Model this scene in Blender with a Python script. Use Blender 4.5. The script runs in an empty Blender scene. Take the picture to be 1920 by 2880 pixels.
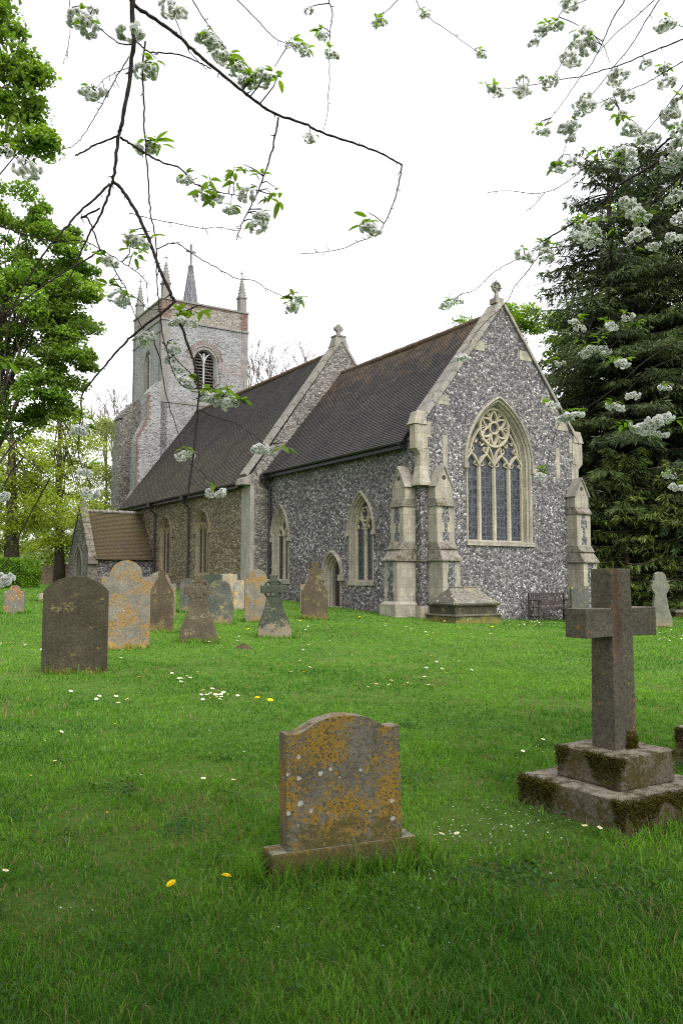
import bpy, bmesh, math, random
import numpy as np
from mathutils import Vector, Matrix
from mathutils.geometry import tessellate_polygon
R = math.radians
random.seed(7); rng = np.random.default_rng(7)
S = bpy.context.scene; COL = S.collection
# ------------------------------------------------------------------ camera, sky, sun, exposure
F, YH, CX, CY, H = 2320.0, 1622.0, 960.0, 1440.0, 1.6      # focal length and horizon of the 1920x2880 frame, eye height
PITCH = math.atan((YH - CY) / F)
cam = bpy.data.cameras.new('camera'); camo = bpy.data.objects.new('camera', cam); COL.objects.link(camo)
cam.sensor_fit = 'VERTICAL'; cam.sensor_height = 36; cam.lens = 36 * F / 2880
camo.location = (0, 0, H); camo.rotation_euler = (math.pi / 2 + PITCH, 0, 0)
cam.clip_start = .05; cam.clip_end = 3000
cam.dof.use_dof = True; cam.dof.focus_distance = 9; cam.dof.aperture_fstop = 14
S.camera = camo; S.cycles.filter_width = 1.1; S.cycles.use_denoising = False
SUN_EL, SUN_AZ = 55, 150                                    # azimuth from the view direction, clockwise
world = bpy.data.worlds.new('World'); S.world = world; world.use_nodes = True
wn = world.node_tree; bg = wn.nodes['Background']
sky = wn.nodes.new('ShaderNodeTexSky'); sky.sky_type = 'NISHITA'; sky.sun_disc = False
sky.sun_elevation = R(SUN_EL); sky.sun_rotation = R(SUN_AZ); sky.air_density = 1.0; sky.dust_density = 3.0; sky.ozone_density = 1
hs = wn.nodes.new('ShaderNodeHueSaturation'); hs.inputs['Saturation'].default_value = .10; hs.inputs['Value'].default_value = 1.0
wn.links.new(sky.outputs[0], hs.inputs['Color']); wn.links.new(hs.outputs[0], bg.inputs['Color'])
bg.inputs['Strength'].default_value = .15
sun = bpy.data.lights.new('sun', 'SUN'); suno = bpy.data.objects.new('sun', sun); COL.objects.link(suno)
sun.energy = .6; sun.angle = R(40); sun.color = (1, .96, .9)
suno.rotation_euler = (R(90 - SUN_EL), 0, R(180 - SUN_AZ) + math.pi)
suno.rotation_euler = Vector((math.sin(R(SUN_AZ)) * math.cos(R(SUN_EL)), math.cos(R(SUN_AZ)) * math.cos(R(SUN_EL)), math.sin(R(SUN_EL)))).to_track_quat('Z', 'Y').to_euler()
vs = S.view_settings; vs.view_transform = 'Standard'; vs.look = 'None'; vs.gamma = 1; vs.exposure = 1.5
# ------------------------------------------------------------------ where things stand
def ray(x, y):
    u = (x - CX) / F; v = -(y - CY) / F
    return Vector((u, math.cos(PITCH) - v * math.sin(PITCH), math.sin(PITCH) + v * math.cos(PITCH)))
def at(x, y, Y):                                            # the point seen at (x, y) at forward distance Y
    r = ray(x, y); return Vector((0, 0, H)) + r * (Y / r.y)
def gz(x, y):                                               # height of the lawn
    t = min(max(y / 30, 0), 1); xx = max(min(x, 12), -12)
    z = .012 * min(max(y, -6), 45) - .05 * xx * t
    return z + .025 * math.sin(x * .9 + .4) * math.sin(y * .63 + 1) + .012 * math.sin(x * 2.3 + y * 1.7)
def gpt(px, py):
    z = 0.; r = ray(px, py)
    for _ in range(30):
        p = Vector((0, 0, H)) + r * ((z - H) / r.z); z = .5 * z + .5 * gz(p.x, p.y)
    p.z = gz(p.x, p.y); return p
# ------------------------------------------------------------------ mesh helpers
def tag(o, label=None, cat=None, group=None, kind=None):
    if label: o['label'] = label
    if cat: o['category'] = cat
    if group: o['group'] = group
    if kind: o['kind'] = kind
    return o
def empty(name, loc=(0, 0, 0), rz=0, label=None, cat=None, group=None):
    o = bpy.data.objects.new(name, None); COL.objects.link(o); o.location = loc; o.rotation_euler = (0, 0, rz); o.empty_display_size = .2
    return tag(o, label, cat, group)
class MB:
    def __init__(s): s.v = []; s.f = []; s.m = []
    def add(s, vs, fs, m=0):
        n = len(s.v); s.v += [tuple(p) for p in vs]
        for f in fs: s.f.append([n + i for i in f]); s.m.append(m)
        return s
    def box(s, a, b, m=0, M=None):
        x0, y0, z0 = a; x1, y1, z1 = b
        vs = [(x, y, z) for z in (z0, z1) for y in (y0, y1) for x in (x0, x1)]
        if M: vs = [M(*p) for p in vs]
        return s.add(vs, [(0, 2, 3, 1), (4, 5, 7, 6), (0, 1, 5, 4), (2, 6, 7, 3), (0, 4, 6, 2), (1, 3, 7, 5)], m)
    def hexa(s, bot, top, m=0):                             # two quads joined
        return s.add(list(bot) + list(top), [(3, 2, 1, 0), (4, 5, 6, 7), (0, 1, 5, 4), (1, 2, 6, 5), (2, 3, 7, 6), (3, 0, 4, 7)], m)
    def prism(s, poly, M, d0, d1, holes=(), m=0, mside=None, caps=(1, 1)):   # poly in (u,z), M(u,d,z)->xyz
        loops = [list(poly)] + [list(h) for h in holes]
        flat = [p for l in loops for p in l]
        tris = tessellate_polygon([[Vector((p[0], p[1], 0)) for p in l] for l in loops])
        if caps[0]: s.add([M(u, d0, z) for u, z in flat], tris, m)
        if caps[1]: s.add([M(u, d1, z) for u, z in flat], tris, m)
        ms = m if mside is None else mside
        for l in loops:
            n = len(l)
            s.add([M(u, d0, z) for u, z in l] + [M(u, d1, z) for u, z in l], [(i, (i + 1) % n, n + (i + 1) % n, n + i) for i in range(n)], ms)
        return s
    def tube(s, pts, rad, n=6, m=0, cap=True):
        pts = [Vector(p) for p in pts]
        if not hasattr(rad, '__len__'): rad = [rad] * len(pts)
        vs = []; up = None
        for i, p in enumerate(pts):
            t = (pts[min(i + 1, len(pts) - 1)] - pts[max(i - 1, 0)]).normalized()
            if up is None: up = t.orthogonal().normalized()
            up = (up - t * up.dot(t)); up = up.normalized() if up.length > 1e-6 else t.orthogonal().normalized()
            w = t.cross(up)
            for k in range(n):
                a = 2 * math.pi * k / n; vs.append(p + (up * math.cos(a) + w * math.sin(a)) * rad[i])
        fs = [(i * n + k, i * n + (k + 1) % n, (i + 1) * n + (k + 1) % n, (i + 1) * n + k) for i in range(len(pts) - 1) for k in range(n)]
        if cap: fs += [tuple(range(n))[::-1], tuple(range((len(pts) - 1) * n, len(pts) * n))]
        return s.add(vs, fs, m)
    def loft(s, rings, m=0, closed=True):                   # rings of equal point counts
        n = len(rings[0]); vs = [p for r in rings for p in r]
        k = n if closed else n - 1
        return s.add(vs, [(i * n + j, i * n + (j + 1) % n, (i + 1) * n + (j + 1) % n, (i + 1) * n + j) for i in range(len(rings) - 1) for j in range(k)], m)
    def bar(s, path, w, d0, d1, M, m=0, ch=.3):             # moulded stone bar along a path in (u,z)
        n = len(path); L = []
        cl = (Vector(path[0]) - Vector(path[-1])).length < 1e-4
        for i in range(n):
            if cl: a = Vector(path[(i - 1) % (n - 1)]); b = Vector(path[(i + 1) % (n - 1)])
            else: a = Vector(path[max(i - 1, 0)]); b = Vector(path[min(i + 1, n - 1)])
            t = (b - a).normalized(); nn = Vector((-t.y, t.x)); p = Vector(path[i]); h = w / 2; q = h * (1 - ch * 1.6)
            dm = d0 + (d1 - d0) * .45
            ring = [(p - nn * h, d1), (p - nn * h, dm), (p - nn * q, d0), (p + nn * q, d0), (p + nn * h, dm), (p + nn * h, d1)]
            L.append([M(x.x, d, x.y) for x, d in ring])
        s.loft(L, m, True)
        if not cl: s.add(L[0], [(0, 1, 2, 3, 4, 5)], m); s.add(L[-1], [(5, 4, 3, 2, 1, 0)], m)
        return s
    def build(s, name, mats, parent=None, smooth=False, bevel=0, weld=True, seg=1):
        me = bpy.data.meshes.new(name); me.from_pydata(s.v, [], s.f); me.update()
        if not isinstance(mats, (list, tuple)): mats = [mats]
        for x in mats: me.materials.append(x)
        if len(mats) > 1: me.polygons.foreach_set('material_index', s.m)
        bm = bmesh.new(); bm.from_mesh(me)
        if weld: bmesh.ops.remove_doubles(bm, verts=bm.verts, dist=1e-4)
        bmesh.ops.recalc_face_normals(bm, faces=bm.faces)
        bm.to_mesh(me); bm.free()
        if smooth: me.polygons.foreach_set('use_smooth', [True] * len(me.polygons))
        o = bpy.data.objects.new(name, me); COL.objects.link(o)
        if parent: o.parent = parent
        if bevel:
            b = o.modifiers.new('bevel', 'BEVEL'); b.width = bevel; b.segments = seg; b.limit_method = 'ANGLE'; b.angle_limit = R(35)
        return o
def mesh_np(name, v, faces, mat, parent=None, col=None, smooth=False):
    me = bpy.data.meshes.new(name); n, k = faces.shape
    me.vertices.add(len(v)); me.vertices.foreach_set('co', np.asarray(v, np.float32).ravel())
    me.loops.add(n * k); me.loops.foreach_set('vertex_index', faces.astype(np.int32).ravel())
    me.polygons.add(n); me.polygons.foreach_set('loop_start', np.arange(0, n * k, k, dtype=np.int32)); me.polygons.foreach_set('loop_total', np.full(n, k, np.int32))
    if smooth: me.polygons.foreach_set('use_smooth', np.ones(n, bool))
    me.update(calc_edges=True)
    if col is not None:
        a = me.attributes.new('Col', 'FLOAT_COLOR', 'FACE'); c = np.ones((n, 4), np.float32); c[:, :3] = col; a.data.foreach_set('color', c.ravel())
    for m in (mat if isinstance(mat, (list, tuple)) else [mat]): me.materials.append(m)
    o = bpy.data.objects.new(name, me); COL.objects.link(o)
    if parent: o.parent = parent
    return o
# ------------------------------------------------------------------ materials
class NT:
    def __init__(s, name, rough=.85, spec=.3):
        s.mat = bpy.data.materials.new(name); s.mat.use_nodes = True; s.t = s.mat.node_tree; s.b = s.t.nodes['Principled BSDF']
        s.b.inputs['Roughness'].default_value = rough; s.b.inputs['Specular IOR Level'].default_value = spec
    def n(s, ty, **k):
        x = s.t.nodes.new(ty)
        for a, b in k.items(): setattr(x, a, b)
        return x
    def l(s, a, b): s.t.links.new(a, b)
    def obj(s, scale=(1, 1, 1), rot=(0, 0, 0), loc=(0, 0, 0)):
        c = s.n('ShaderNodeTexCoord'); m = s.n('ShaderNodeMapping'); m.inputs['Scale'].default_value = scale; m.inputs['Rotation'].default_value = rot; m.inputs['Location'].default_value = loc
        s.l(c.outputs['Object'], m.inputs['Vector']); return m.outputs[0]
    def noise(s, vec, sc, det=4, rough=.6, dist=0):
        x = s.n('ShaderNodeTexNoise'); x.inputs['Scale'].default_value = sc; x.inputs['Detail'].default_value = det; x.inputs['Roughness'].default_value = rough; x.inputs['Distortion'].default_value = dist
        if vec is not None: s.l(vec, x.inputs['Vector'])
        return x.outputs['Fac']
    def ramp(s, fac, stops, mode='LINEAR'):
        x = s.n('ShaderNodeValToRGB'); x.color_ramp.interpolation = mode; e = x.color_ramp.elements
        while len(e) < len(stops): e.new(.5)
        for i, (p, c) in enumerate(stops):
            e[i].position = p; e[i].color = (*((c, c, c) if not hasattr(c, '__len__') else c), 1)
        s.l(fac, x.inputs[0]); return x.outputs[0]
    def mix(s, fac, a, b, mode='MIX'):
        x = s.n('ShaderNodeMix', data_type='RGBA', blend_type=mode)
        for v, i in ((fac, 0), (a, 6), (b, 7)):
            if hasattr(v, 'is_linked'): s.l(v, x.inputs[i])
            elif hasattr(v, '__len__'): x.inputs[i].default_value = (*v, 1)
            else: x.inputs[i].default_value = v if i == 0 else (v, v, v, 1)
        return x.outputs[2]
    def math(s, op, a, b=0, c=0):
        x = s.n('ShaderNodeMath', operation=op)
        for v, i in ((a, 0), (b, 1), (c, 2)):
            if hasattr(v, 'is_linked'): s.l(v, x.inputs[i])
            else: x.inputs[i].default_value = v
        return x.outputs[0]
    def bump(s, h, st=.5, dist=.02):
        x = s.n('ShaderNodeBump'); x.inputs['Strength'].default_value = st; x.inputs['Distance'].default_value = dist; s.l(h, x.inputs['Height']); s.l(x.outputs[0], s.b.inputs['Normal'])
    def done(s, col):
        if hasattr(col, 'is_linked'): s.l(col, s.b.inputs['Base Color'])
        else: s.b.inputs['Base Color'].default_value = (*col, 1)
        return s.mat
def m_flint(name, sc, stops, mortar, mw=.10, tint=None, bump=.6):
    n = NT(name, .7, .4); v = n.obj(sc)
    wob = n.n('ShaderNodeTexNoise'); wob.inputs['Scale'].default_value = 1.3; n.l(v, wob.inputs['Vector'])
    mv = n.n('ShaderNodeMix', data_type='RGBA', blend_type='LINEAR_LIGHT'); mv.inputs[0].default_value = .35; n.l(v, mv.inputs[6]); n.l(wob.outputs['Color'], mv.inputs[7])
    a = n.n('ShaderNodeTexVoronoi'); a.inputs['Scale'].default_value = 1; n.l(mv.outputs[2], a.inputs['Vector'])
    e = n.n('ShaderNodeTexVoronoi', feature='DISTANCE_TO_EDGE'); e.inputs['Scale'].default_value = 1; n.l(mv.outputs[2], e.inputs['Vector'])
    sp = n.n('ShaderNodeSeparateColor'); n.l(a.outputs['Color'], sp.inputs[0])
    big = n.noise(n.obj(), .45, 3)
    fac = n.math('ADD', sp.outputs[0], n.math('MULTIPLY', n.math('SUBTRACT', big, .5), .5))
    c = n.ramp(fac, stops, 'LINEAR')
    inner = n.noise(n.obj((34, 34, 34)), 1, 3, .7)
    c = n.mix(.5, c, n.ramp(inner, [(.3, .45), (.5, 1.), (.7, 1.35)]), 'MULTIPLY')
    c = n.mix(n.ramp(e.outputs['Distance'], [(mw * .5, 1.), (mw, 0.)]), c, mortar)
    if tint: c = n.mix(n.ramp(n.noise(n.obj((1, 1, .6)), .8, 4), [(.45, 0.), (.7, .55)]), c, tint, 'MULTIPLY')
    n.bump(n.ramp(e.outputs['Distance'], [(0, 0.), (.35, 1.)]), bump, .03)
    return n.done(c)
def m_ashlar(name, base, dark, bx=.5, bz=.32, joints=.8, stain=.5):
    n = NT(name, .85, .25); c = n.n('ShaderNodeTexCoord'); sp = n.n('ShaderNodeSeparateXYZ'); n.l(c.outputs['Object'], sp.inputs[0])
    cb = n.n('ShaderNodeCombineXYZ'); n.l(n.math('ADD', sp.outputs[0], sp.outputs[1]), cb.inputs[0]); n.l(sp.outputs[2], cb.inputs[1])
    br = n.n('ShaderNodeTexBrick'); n.l(cb.outputs[0], br.inputs['Vector'])
    for k, v in (('Scale', 1), ('Mortar Size', .009), ('Mortar Smooth', .4), ('Brick Width', bx), ('Row Height', bz), ('Bias', 0)): br.inputs[k].default_value = v
    b2 = (base[0] * .70, base[1] * .72, base[2] * .78)
    br.inputs['Color1'].default_value = (*base, 1); br.inputs['Color2'].default_value = (*b2, 1); br.inputs['Mortar'].default_value = (*[x * (1 - .55 * joints) for x in base], 1)
    v = n.obj()
    st = n.noise(n.obj((3, 3, .8)), 1.2, 6, .7)
    c1 = n.mix(n.ramp(st, [(.42, 0.), (.68, stain)]), br.outputs['Color'], dark)
    c1 = n.mix(n.ramp(n.noise(n.obj((5, 5, 1.1)), 1.6, 7, .75), [(.50, 0.), (.66, .8)]), c1, tuple(x * .32 for x in base))
    c1 = n.mix(n.ramp(n.noise(v, 14, 5, .7), [(.35, .65), (.6, 0.)]), c1, tuple(x * .5 for x in base))
    c1 = n.mix(n.ramp(n.noise(v, 5, 4, .6), [(.60, 0.), (.72, .35)]), c1, tuple(min(1, x * 1.25) for x in (base[0], base[1], base[2] * 1.15)))
    n.bump(n.math('ADD', n.noise(v, 30, 5, .7), n.math('MULTIPLY', br.outputs['Fac'], -.5)), .35, .012)
    return n.done(c1)
def m_tiles(name, cols, tw=.17, th=.085, moss=(.16, .13, .06), mossf=.5, wild=.5):
    n = NT(name, .8, .25); c = n.n('ShaderNodeTexCoord'); sp = n.n('ShaderNodeSeparateXYZ'); n.l(c.outputs['Object'], sp.inputs[0])
    return n, c, sp
def m_roof(name, c1, c2, c3, along, th, moss, mosspos, band):
    n = NT(name, .75, .3); c = n.n('ShaderNodeTexCoord'); sp = n.n('ShaderNodeSeparateXYZ'); n.l(c.outputs['Object'], sp.inputs[0])
    cb = n.n('ShaderNodeCombineXYZ'); n.l(sp.outputs[along], cb.inputs[0]); n.l(sp.outputs[2], cb.inputs[1])
    br = n.n('ShaderNodeTexBrick'); n.l(cb.outputs[0], br.inputs['Vector'])
    for k, v in (('Scale', 1), ('Mortar Size', .006), ('Mortar Smooth', .3), ('Brick Width', .17), ('Row Height', th), ('Bias', -.1)): br.inputs[k].default_value = v
    br.inputs['Color1'].default_value = (*c1, 1); br.inputs['Color2'].default_value = (*c2, 1); br.inputs['Mortar'].default_value = (*[x * .55 for x in c1], 1)
    v = n.obj()
    k = n.mix(n.ramp(n.noise(n.obj((.6, .6, .6)), 1.1, 5, .65), [(.42, 0.), (.66, .85)]), br.outputs['Color'], c3)
    hz = n.n('ShaderNodeMapRange'); hz.inputs[1].default_value = band[0]; hz.inputs[2].default_value = band[1]; n.l(sp.outputs[2], hz.inputs[0])
    f = n.math('ADD', n.math('MULTIPLY', n.noise(v, 2.2, 6, .7), .75), n.math('MULTIPLY', hz.outputs[0], .35))
    k = n.mix(n.ramp(f, [(mosspos, 0.), (mosspos + .2, .8)]), k, moss)
    k = n.mix(n.ramp(n.noise(v, 26, 3, .6), [(.62, 0.), (.72, .5)]), k, (.32, .31, .27))
    n.bump(n.noise(v, 40, 4, .7), .3, .01)
    return n.done(k)
def m_grave(name, base, lich=.0, lcol=(.30, .17, .03), white=.0, moss=.0, mcol=(.06, .065, .02), scale=1., dark=.6, mossz=(.05, .35)):
    n = NT(name, .9, .2); v = n.obj(); rnd = n.n('ShaderNodeObjectInfo')
    off = n.n('ShaderNodeVectorMath', operation='ADD'); n.l(v, off.inputs[0])
    m3 = n.n('ShaderNodeVectorMath', operation='SCALE'); m3.inputs[0].default_value = (37, 19, 53); n.l(rnd.outputs['Random'], m3.inputs['Scale']); n.l(m3.outputs[0], off.inputs[1]); v = off.outputs[0]
    c = n.mix(n.ramp(n.noise(v, 3 * scale, 8, .72), [(.3, .0), (.7, 1.)]), tuple(x * dark for x in base), tuple(x * 1.25 for x in base))
    c = n.mix(n.ramp(n.noise(v, 38 * scale, 4, .7), [(.36, .75), (.52, 0.)]), c, tuple(x * .35 for x in base))
    stz = n.n('ShaderNodeMapping'); stz.inputs['Scale'].default_value = (9, 9, .8); n.l(v, stz.inputs[0])
    c = n.mix(n.ramp(n.noise(stz.outputs[0], 1.4, 5, .7), [(.5, 0.), (.72, .5)]), c, tuple(x * .45 for x in base))
    if lich:
        f = n.math('ADD', n.math('MULTIPLY', n.noise(v, 3.6 * scale, 4, .6), .50), n.math('MULTIPLY', n.noise(v, 30 * scale, 8, .8), .50))
        t = .575 - .12 * lich
        lc = n.mix(n.noise(v, 15, 3), lcol, tuple(min(1, x * 1.7) for x in lcol))
        def ros(sc_, k, soft=.06):
            vo = n.n('ShaderNodeTexVoronoi'); vo.inputs['Scale'].default_value = sc_ * scale; n.l(v, vo.inputs['Vector']); sp = n.n('ShaderNodeSeparateColor'); n.l(vo.outputs['Color'], sp.inputs[0])
            r_ = n.math('ADD', n.math('MULTIPLY', n.math('SUBTRACT', n.noise(v, 3.6 * scale, 4, .6), k), 2.2), n.math('MULTIPLY', n.math('SUBTRACT', sp.outputs[0], .5), .9))
            d_ = n.math('ADD', vo.outputs['Distance'], n.math('MULTIPLY', n.math('SUBTRACT', n.noise(v, 70, 3), .5), .5)); return n.ramp(n.math('SUBTRACT', r_, d_), [(.0, 0.), (soft, .9)])
        c = n.mix(n.ramp(f, [(t, 0.), (t + .04, .85)]), c, lc); kk = .50 - .18 * lich
        
        if lich > .3: c = n.mix(ros(30, kk + .06), c, lc); c = n.mix(ros(62, kk + .02), c, tuple(min(1, x * 1.35) for x in lcol)); c = n.mix(ros(75, .47), c, tuple(x * .42 for x in base))
        else: c = n.mix(ros(34, .74 - lich), c, lc)
        c = n.mix(n.ramp(n.noise(v, 60 * scale, 3, .6), [(.60, 0.), (.68, .7)]), c, tuple(x * .3 for x in base))
    if white:
        vo = n.n('ShaderNodeTexVoronoi'); vo.inputs['Scale'].default_value = 15 * scale; n.l(v, vo.inputs['Vector'])
        sp = n.n('ShaderNodeSeparateColor'); n.l(vo.outputs['Color'], sp.inputs[0])
        rad = n.math('MULTIPLY', n.math('SUBTRACT', sp.outputs[0], 1 - .5 * white), .75)
        d = n.math('ADD', vo.outputs['Distance'], n.math('MULTIPLY', n.math('SUBTRACT', n.noise(v, 45, 3), .5), .28))
        c = n.mix(n.ramp(n.math('SUBTRACT', rad, d), [(.0, 0.), (.05, .85)]), c, (.40, .41, .36))
    if moss:
        tc = n.n('ShaderNodeTexCoord'); sp = n.n('ShaderNodeSeparateXYZ'); n.l(tc.outputs['Object'], sp.inputs[0])
        hz = n.n('ShaderNodeMapRange'); hz.inputs[1].default_value = mossz[1]; hz.inputs[2].default_value = mossz[0]; n.l(sp.outputs[2], hz.inputs[0])
        f = n.math('ADD', n.math('ADD', n.math('MULTIPLY', n.noise(v, 5 * scale, 5, .65), .6), n.math('MULTIPLY', n.noise(v, 40 * scale, 5, .75), .4)), n.math('MULTIPLY', hz.outputs[0], .25))
        mc = n.mix(n.noise(v, 30, 3), mcol, tuple(x * 2.0 for x in mcol))
        c = n.mix(n.ramp(f, [(.76 - .26 * moss, 0.), (.83 - .26 * moss, .95)]), c, mc)
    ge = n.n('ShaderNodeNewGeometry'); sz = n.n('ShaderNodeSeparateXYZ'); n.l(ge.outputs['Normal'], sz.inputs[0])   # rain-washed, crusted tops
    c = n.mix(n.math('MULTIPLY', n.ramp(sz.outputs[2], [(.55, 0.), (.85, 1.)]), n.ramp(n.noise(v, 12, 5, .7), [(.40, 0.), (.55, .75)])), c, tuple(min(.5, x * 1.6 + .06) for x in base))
    n.bump(n.math('ADD', n.noise(v, 30, 6, .75), n.math('MULTIPLY', n.noise(v, 6, 3), .8)), .6, .012)
    return n.done(c)
def m_plain(name, col, rough=.8, spec=.3, var=.25, sc=8):
    n = NT(name, rough, spec); v = n.obj()
    c = n.mix(n.ramp(n.noise(v, sc, 5, .7), [(.3, 0.), (.7, 1.)]), tuple(x * (1 - var) for x in col), tuple(x * (1 + var) for x in col))
    n.bump(n.noise(v, sc * 4, 4), .25, .008)
    return n.done(c)
def m_leaf(name, trans=.45, rough=.5, mul=(1, 1, 1), tmul=(1.5, 1.7, .5)):
    n = NT(name, rough, .25); a = n.n('ShaderNodeAttribute', attribute_name='Col')
    c = n.mix(1., a.outputs['Color'], mul, 'MULTIPLY'); n.l(c, n.b.inputs['Base Color'])
    t = n.n('ShaderNodeBsdfTranslucent'); n.l(n.mix(1., c, tmul, 'MULTIPLY'), t.inputs['Color'])
    mx = n.n('ShaderNodeMixShader'); mx.inputs[0].default_value = trans
    n.l(n.b.outputs[0], mx.inputs[1]); n.l(t.outputs[0], mx.inputs[2]); n.l(mx.outputs[0], n.t.nodes['Material Output'].inputs['Surface'])
    return n.mat
def m_glass(name, base=(.010, .012, .016), lead=(.062, .068, .080), sc=5., rough=.35):
    n = NT(name, rough, .35); v = n.obj()
    vo = n.n('ShaderNodeTexVoronoi', feature='DISTANCE_TO_EDGE'); vo.inputs['Scale'].default_value = sc; n.l(v, vo.inputs['Vector'])
    c = n.n('ShaderNodeTexCoord'); sp = n.n('ShaderNodeSeparateXYZ'); n.l(c.outputs['Object'], sp.inputs[0])
    def grid(x, p): return n.math('LESS_THAN', n.math('ABSOLUTE', n.math('SUBTRACT', n.math('FRACT', n.math('DIVIDE', x, p)), .5)), .022 / p * .5)
    g = n.math('MAXIMUM', grid(sp.outputs[2], .36), grid(n.math('ADD', sp.outputs[0], sp.outputs[1]), .22))
    ln = n.math('MAXIMUM', n.ramp(vo.outputs['Distance'], [(.03, 1.), (.07, 0.)]), g)
    vc = n.n('ShaderNodeTexVoronoi'); vc.inputs['Scale'].default_value = sc; n.l(v, vc.inputs['Vector'])
    pane = n.mix(.25, base, vc.outputs['Color'], 'MULTIPLY')
    pane = n.mix(n.ramp(n.noise(v, 2.5, 3), [(.35, 0.), (.7, .8)]), pane, tuple(x * 2.2 for x in base))
    n.bump(vc.outputs['Distance'], .25, .02)
    return n.done(n.mix(ln, pane, lead))
FS = [(0, (.022, .020, .027)), (.25, (.042, .038, .048)), (.42, (.085, .078, .090)), (.56, (.150, .140, .150)), (.70, (.25, .24, .245)), (.79, (.135, .10, .078)), (.90, (.32, .312, .308)), (1, (.46, .455, .45))]
M_FLINT = m_flint('flint_chancel', (13, 13, 14), FS, (.090, .080, .075), .10)
M_FLINTP = m_flint('flint_panel', (13, 13, 14), [(0, (.03, .03, .035)), (.4, (.07, .068, .075)), (.65, (.15, .15, .155)), (1, (.26, .26, .26))], (.055, .05, .046), .09)
FN = [(0, (.028, .022, .016)), (.3, (.075, .058, .038)), (.48, (.17, .135, .085)), (.68, (.32, .265, .175)), (.82, (.14, .092, .052)), (1, (.46, .41, .32))]
M_NAVE = m_flint('flint_nave', (8, 8, 13.5), FN, (.110, .086, .056), .12, (.7, .66, .6))
FT = [(0, (.055, .055, .058)), (.3, (.118, .117, .119)), (.55, (.198, .197, .197)), (.8, (.295, .292, .287)), (1, (.135, .122, .108))]
M_TOWER = m_flint('flint_tower', (7, 7, 12), FT, (.255, .252, .246), .14, (.62, .60, .58))
M_PARA = m_flint('flint_parapet', (8, 8, 11), [(0, (.07, .06, .052)), (.4, (.145, .128, .105)), (.7, (.235, .212, .178)), (1, (.33, .305, .27))], (.215, .19, .16), .12)
M_NGABLE = m_flint('flint_nave_gable', (9, 9, 14), [(0, (.03, .03, .034)), (.3, (.085, .08, .08)), (.6, (.19, .175, .16)), (.85, (.33, .31, .28)), (1, (.14, .105, .07))], (.13, .115, .095), .11)
M_STONE = m_ashlar('limestone_dressing', (.385, .345, .265), (.150, .138, .118), .42, .31, .9, .8)
M_TRAC = m_ashlar('tracery_stone', (.46, .405, .295), (.22, .2, .16), 2, 2, .2, .35)
M_COPE = m_ashlar('weathered_coping', (.30, .275, .235), (.105, .09, .07), .9, 3, .5, .9)
M_PALE = m_ashlar('pale_render', (.36, .335, .285), (.17, .155, .13), 3, 3, 0, .7)
M_TSTONE = m_ashlar('tower_dressing', (.275, .262, .235), (.14, .13, .115), .5, .4, .6, .7)
M_MOSSY = m_grave('mossy_weathering', (.19, .17, .14), .0, white=.85, moss=1.0, mcol=(.034, .027, .011), mossz=(-10, -9))
M_BRICK = m_plain('old_red_brick', (.150, .100, .083), .85, .2, .55, 3)
M_ROOF = m_roof('roof_tiles_dark', (.034, .029, .030), (.064, .051, .048), (.022, .021, .024), 1, .083, (.135, .085, .050), .60, (6.3, 11.5))
M_ROOFN = m_roof('roof_tiles_nave', (.030, .026, .026), (.058, .048, .043), (.020, .019, .021), 1, .083, (.072, .058, .027), .66, (15, 8))
M_ROOFP = m_roof('roof_tiles_porch', (.155, .075, .045), (.23, .12, .075), (.085, .05, .032), 1, .083, (.12, .11, .035), .56, (20, 8))
M_RIDGE = m_plain('ridge_tiles', (.10, .07, .048), .85, .2, .5, 5)
M_GLASS = m_glass('leaded_glass'); M_GLASS2 = m_glass('leaded_glass_plain', (.014, .014, .015), (.045, .045, .045), 6.5)
M_BLACK = m_plain('black_iron', (.018, .018, .02), .45, .4)
M_DARK = m_plain('dark_timber', (.035, .028, .022), .7, .3)
M_LEAD = m_plain('spirelet_lead', (.105, .098, .118), .6, .3, .4, 4)
M_LOUVRE = m_plain('louvre_board', (.11, .095, .088), .7, .3)
M_WHITEM = m_plain('painted_mullion', (.38, .39, .38), .7, .3, .2)
# ------------------------------------------------------------------ ground
def grid_axis(a): return np.array(sorted(set([-x for x in a] + list(a))))
n = NT('lawn', .95, .1); v = n.obj()
gcol = n.mix(n.ramp(n.noise(v, .55, 5, .6), [(.35, 0.), (.65, 1.)]), (.036, .092, .010), (.070, .140, .016))
gcol = n.mix(n.ramp(n.noise(v, 9, 6, .7), [(.35, 0.), (.7, .9)]), gcol, (.100, .180, .028))
gcol = n.mix(n.ramp(n.noise(v, 1.1, 6, .7), [(.60, 0.), (.70, .75)]), gcol, (.115, .10, .045))
n.bump(n.noise(v, 25, 6, .75), .8, .05); M_LAWN = n.done(gcol)
xs = np.concatenate([np.arange(-900, -40, 60), np.arange(-40, 40.1, .5), np.arange(100, 901, 60)])
ys = np.concatenate([np.arange(-300, -10, 40), np.arange(-10, 60.1, .5), np.arange(100, 1201, 60)])
gv = np.array([(x, y, gz(x, y)) for y in ys for x in xs]); nx = len(xs)
ii = np.array([(j * nx + i, j * nx + i + 1, (j + 1) * nx + i + 1, (j + 1) * nx + i) for j in range(len(ys) - 1) for i in range(nx - 1)])
ground = tag(mesh_np('ground', gv, ii, M_LAWN, smooth=True), kind='structure')
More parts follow.
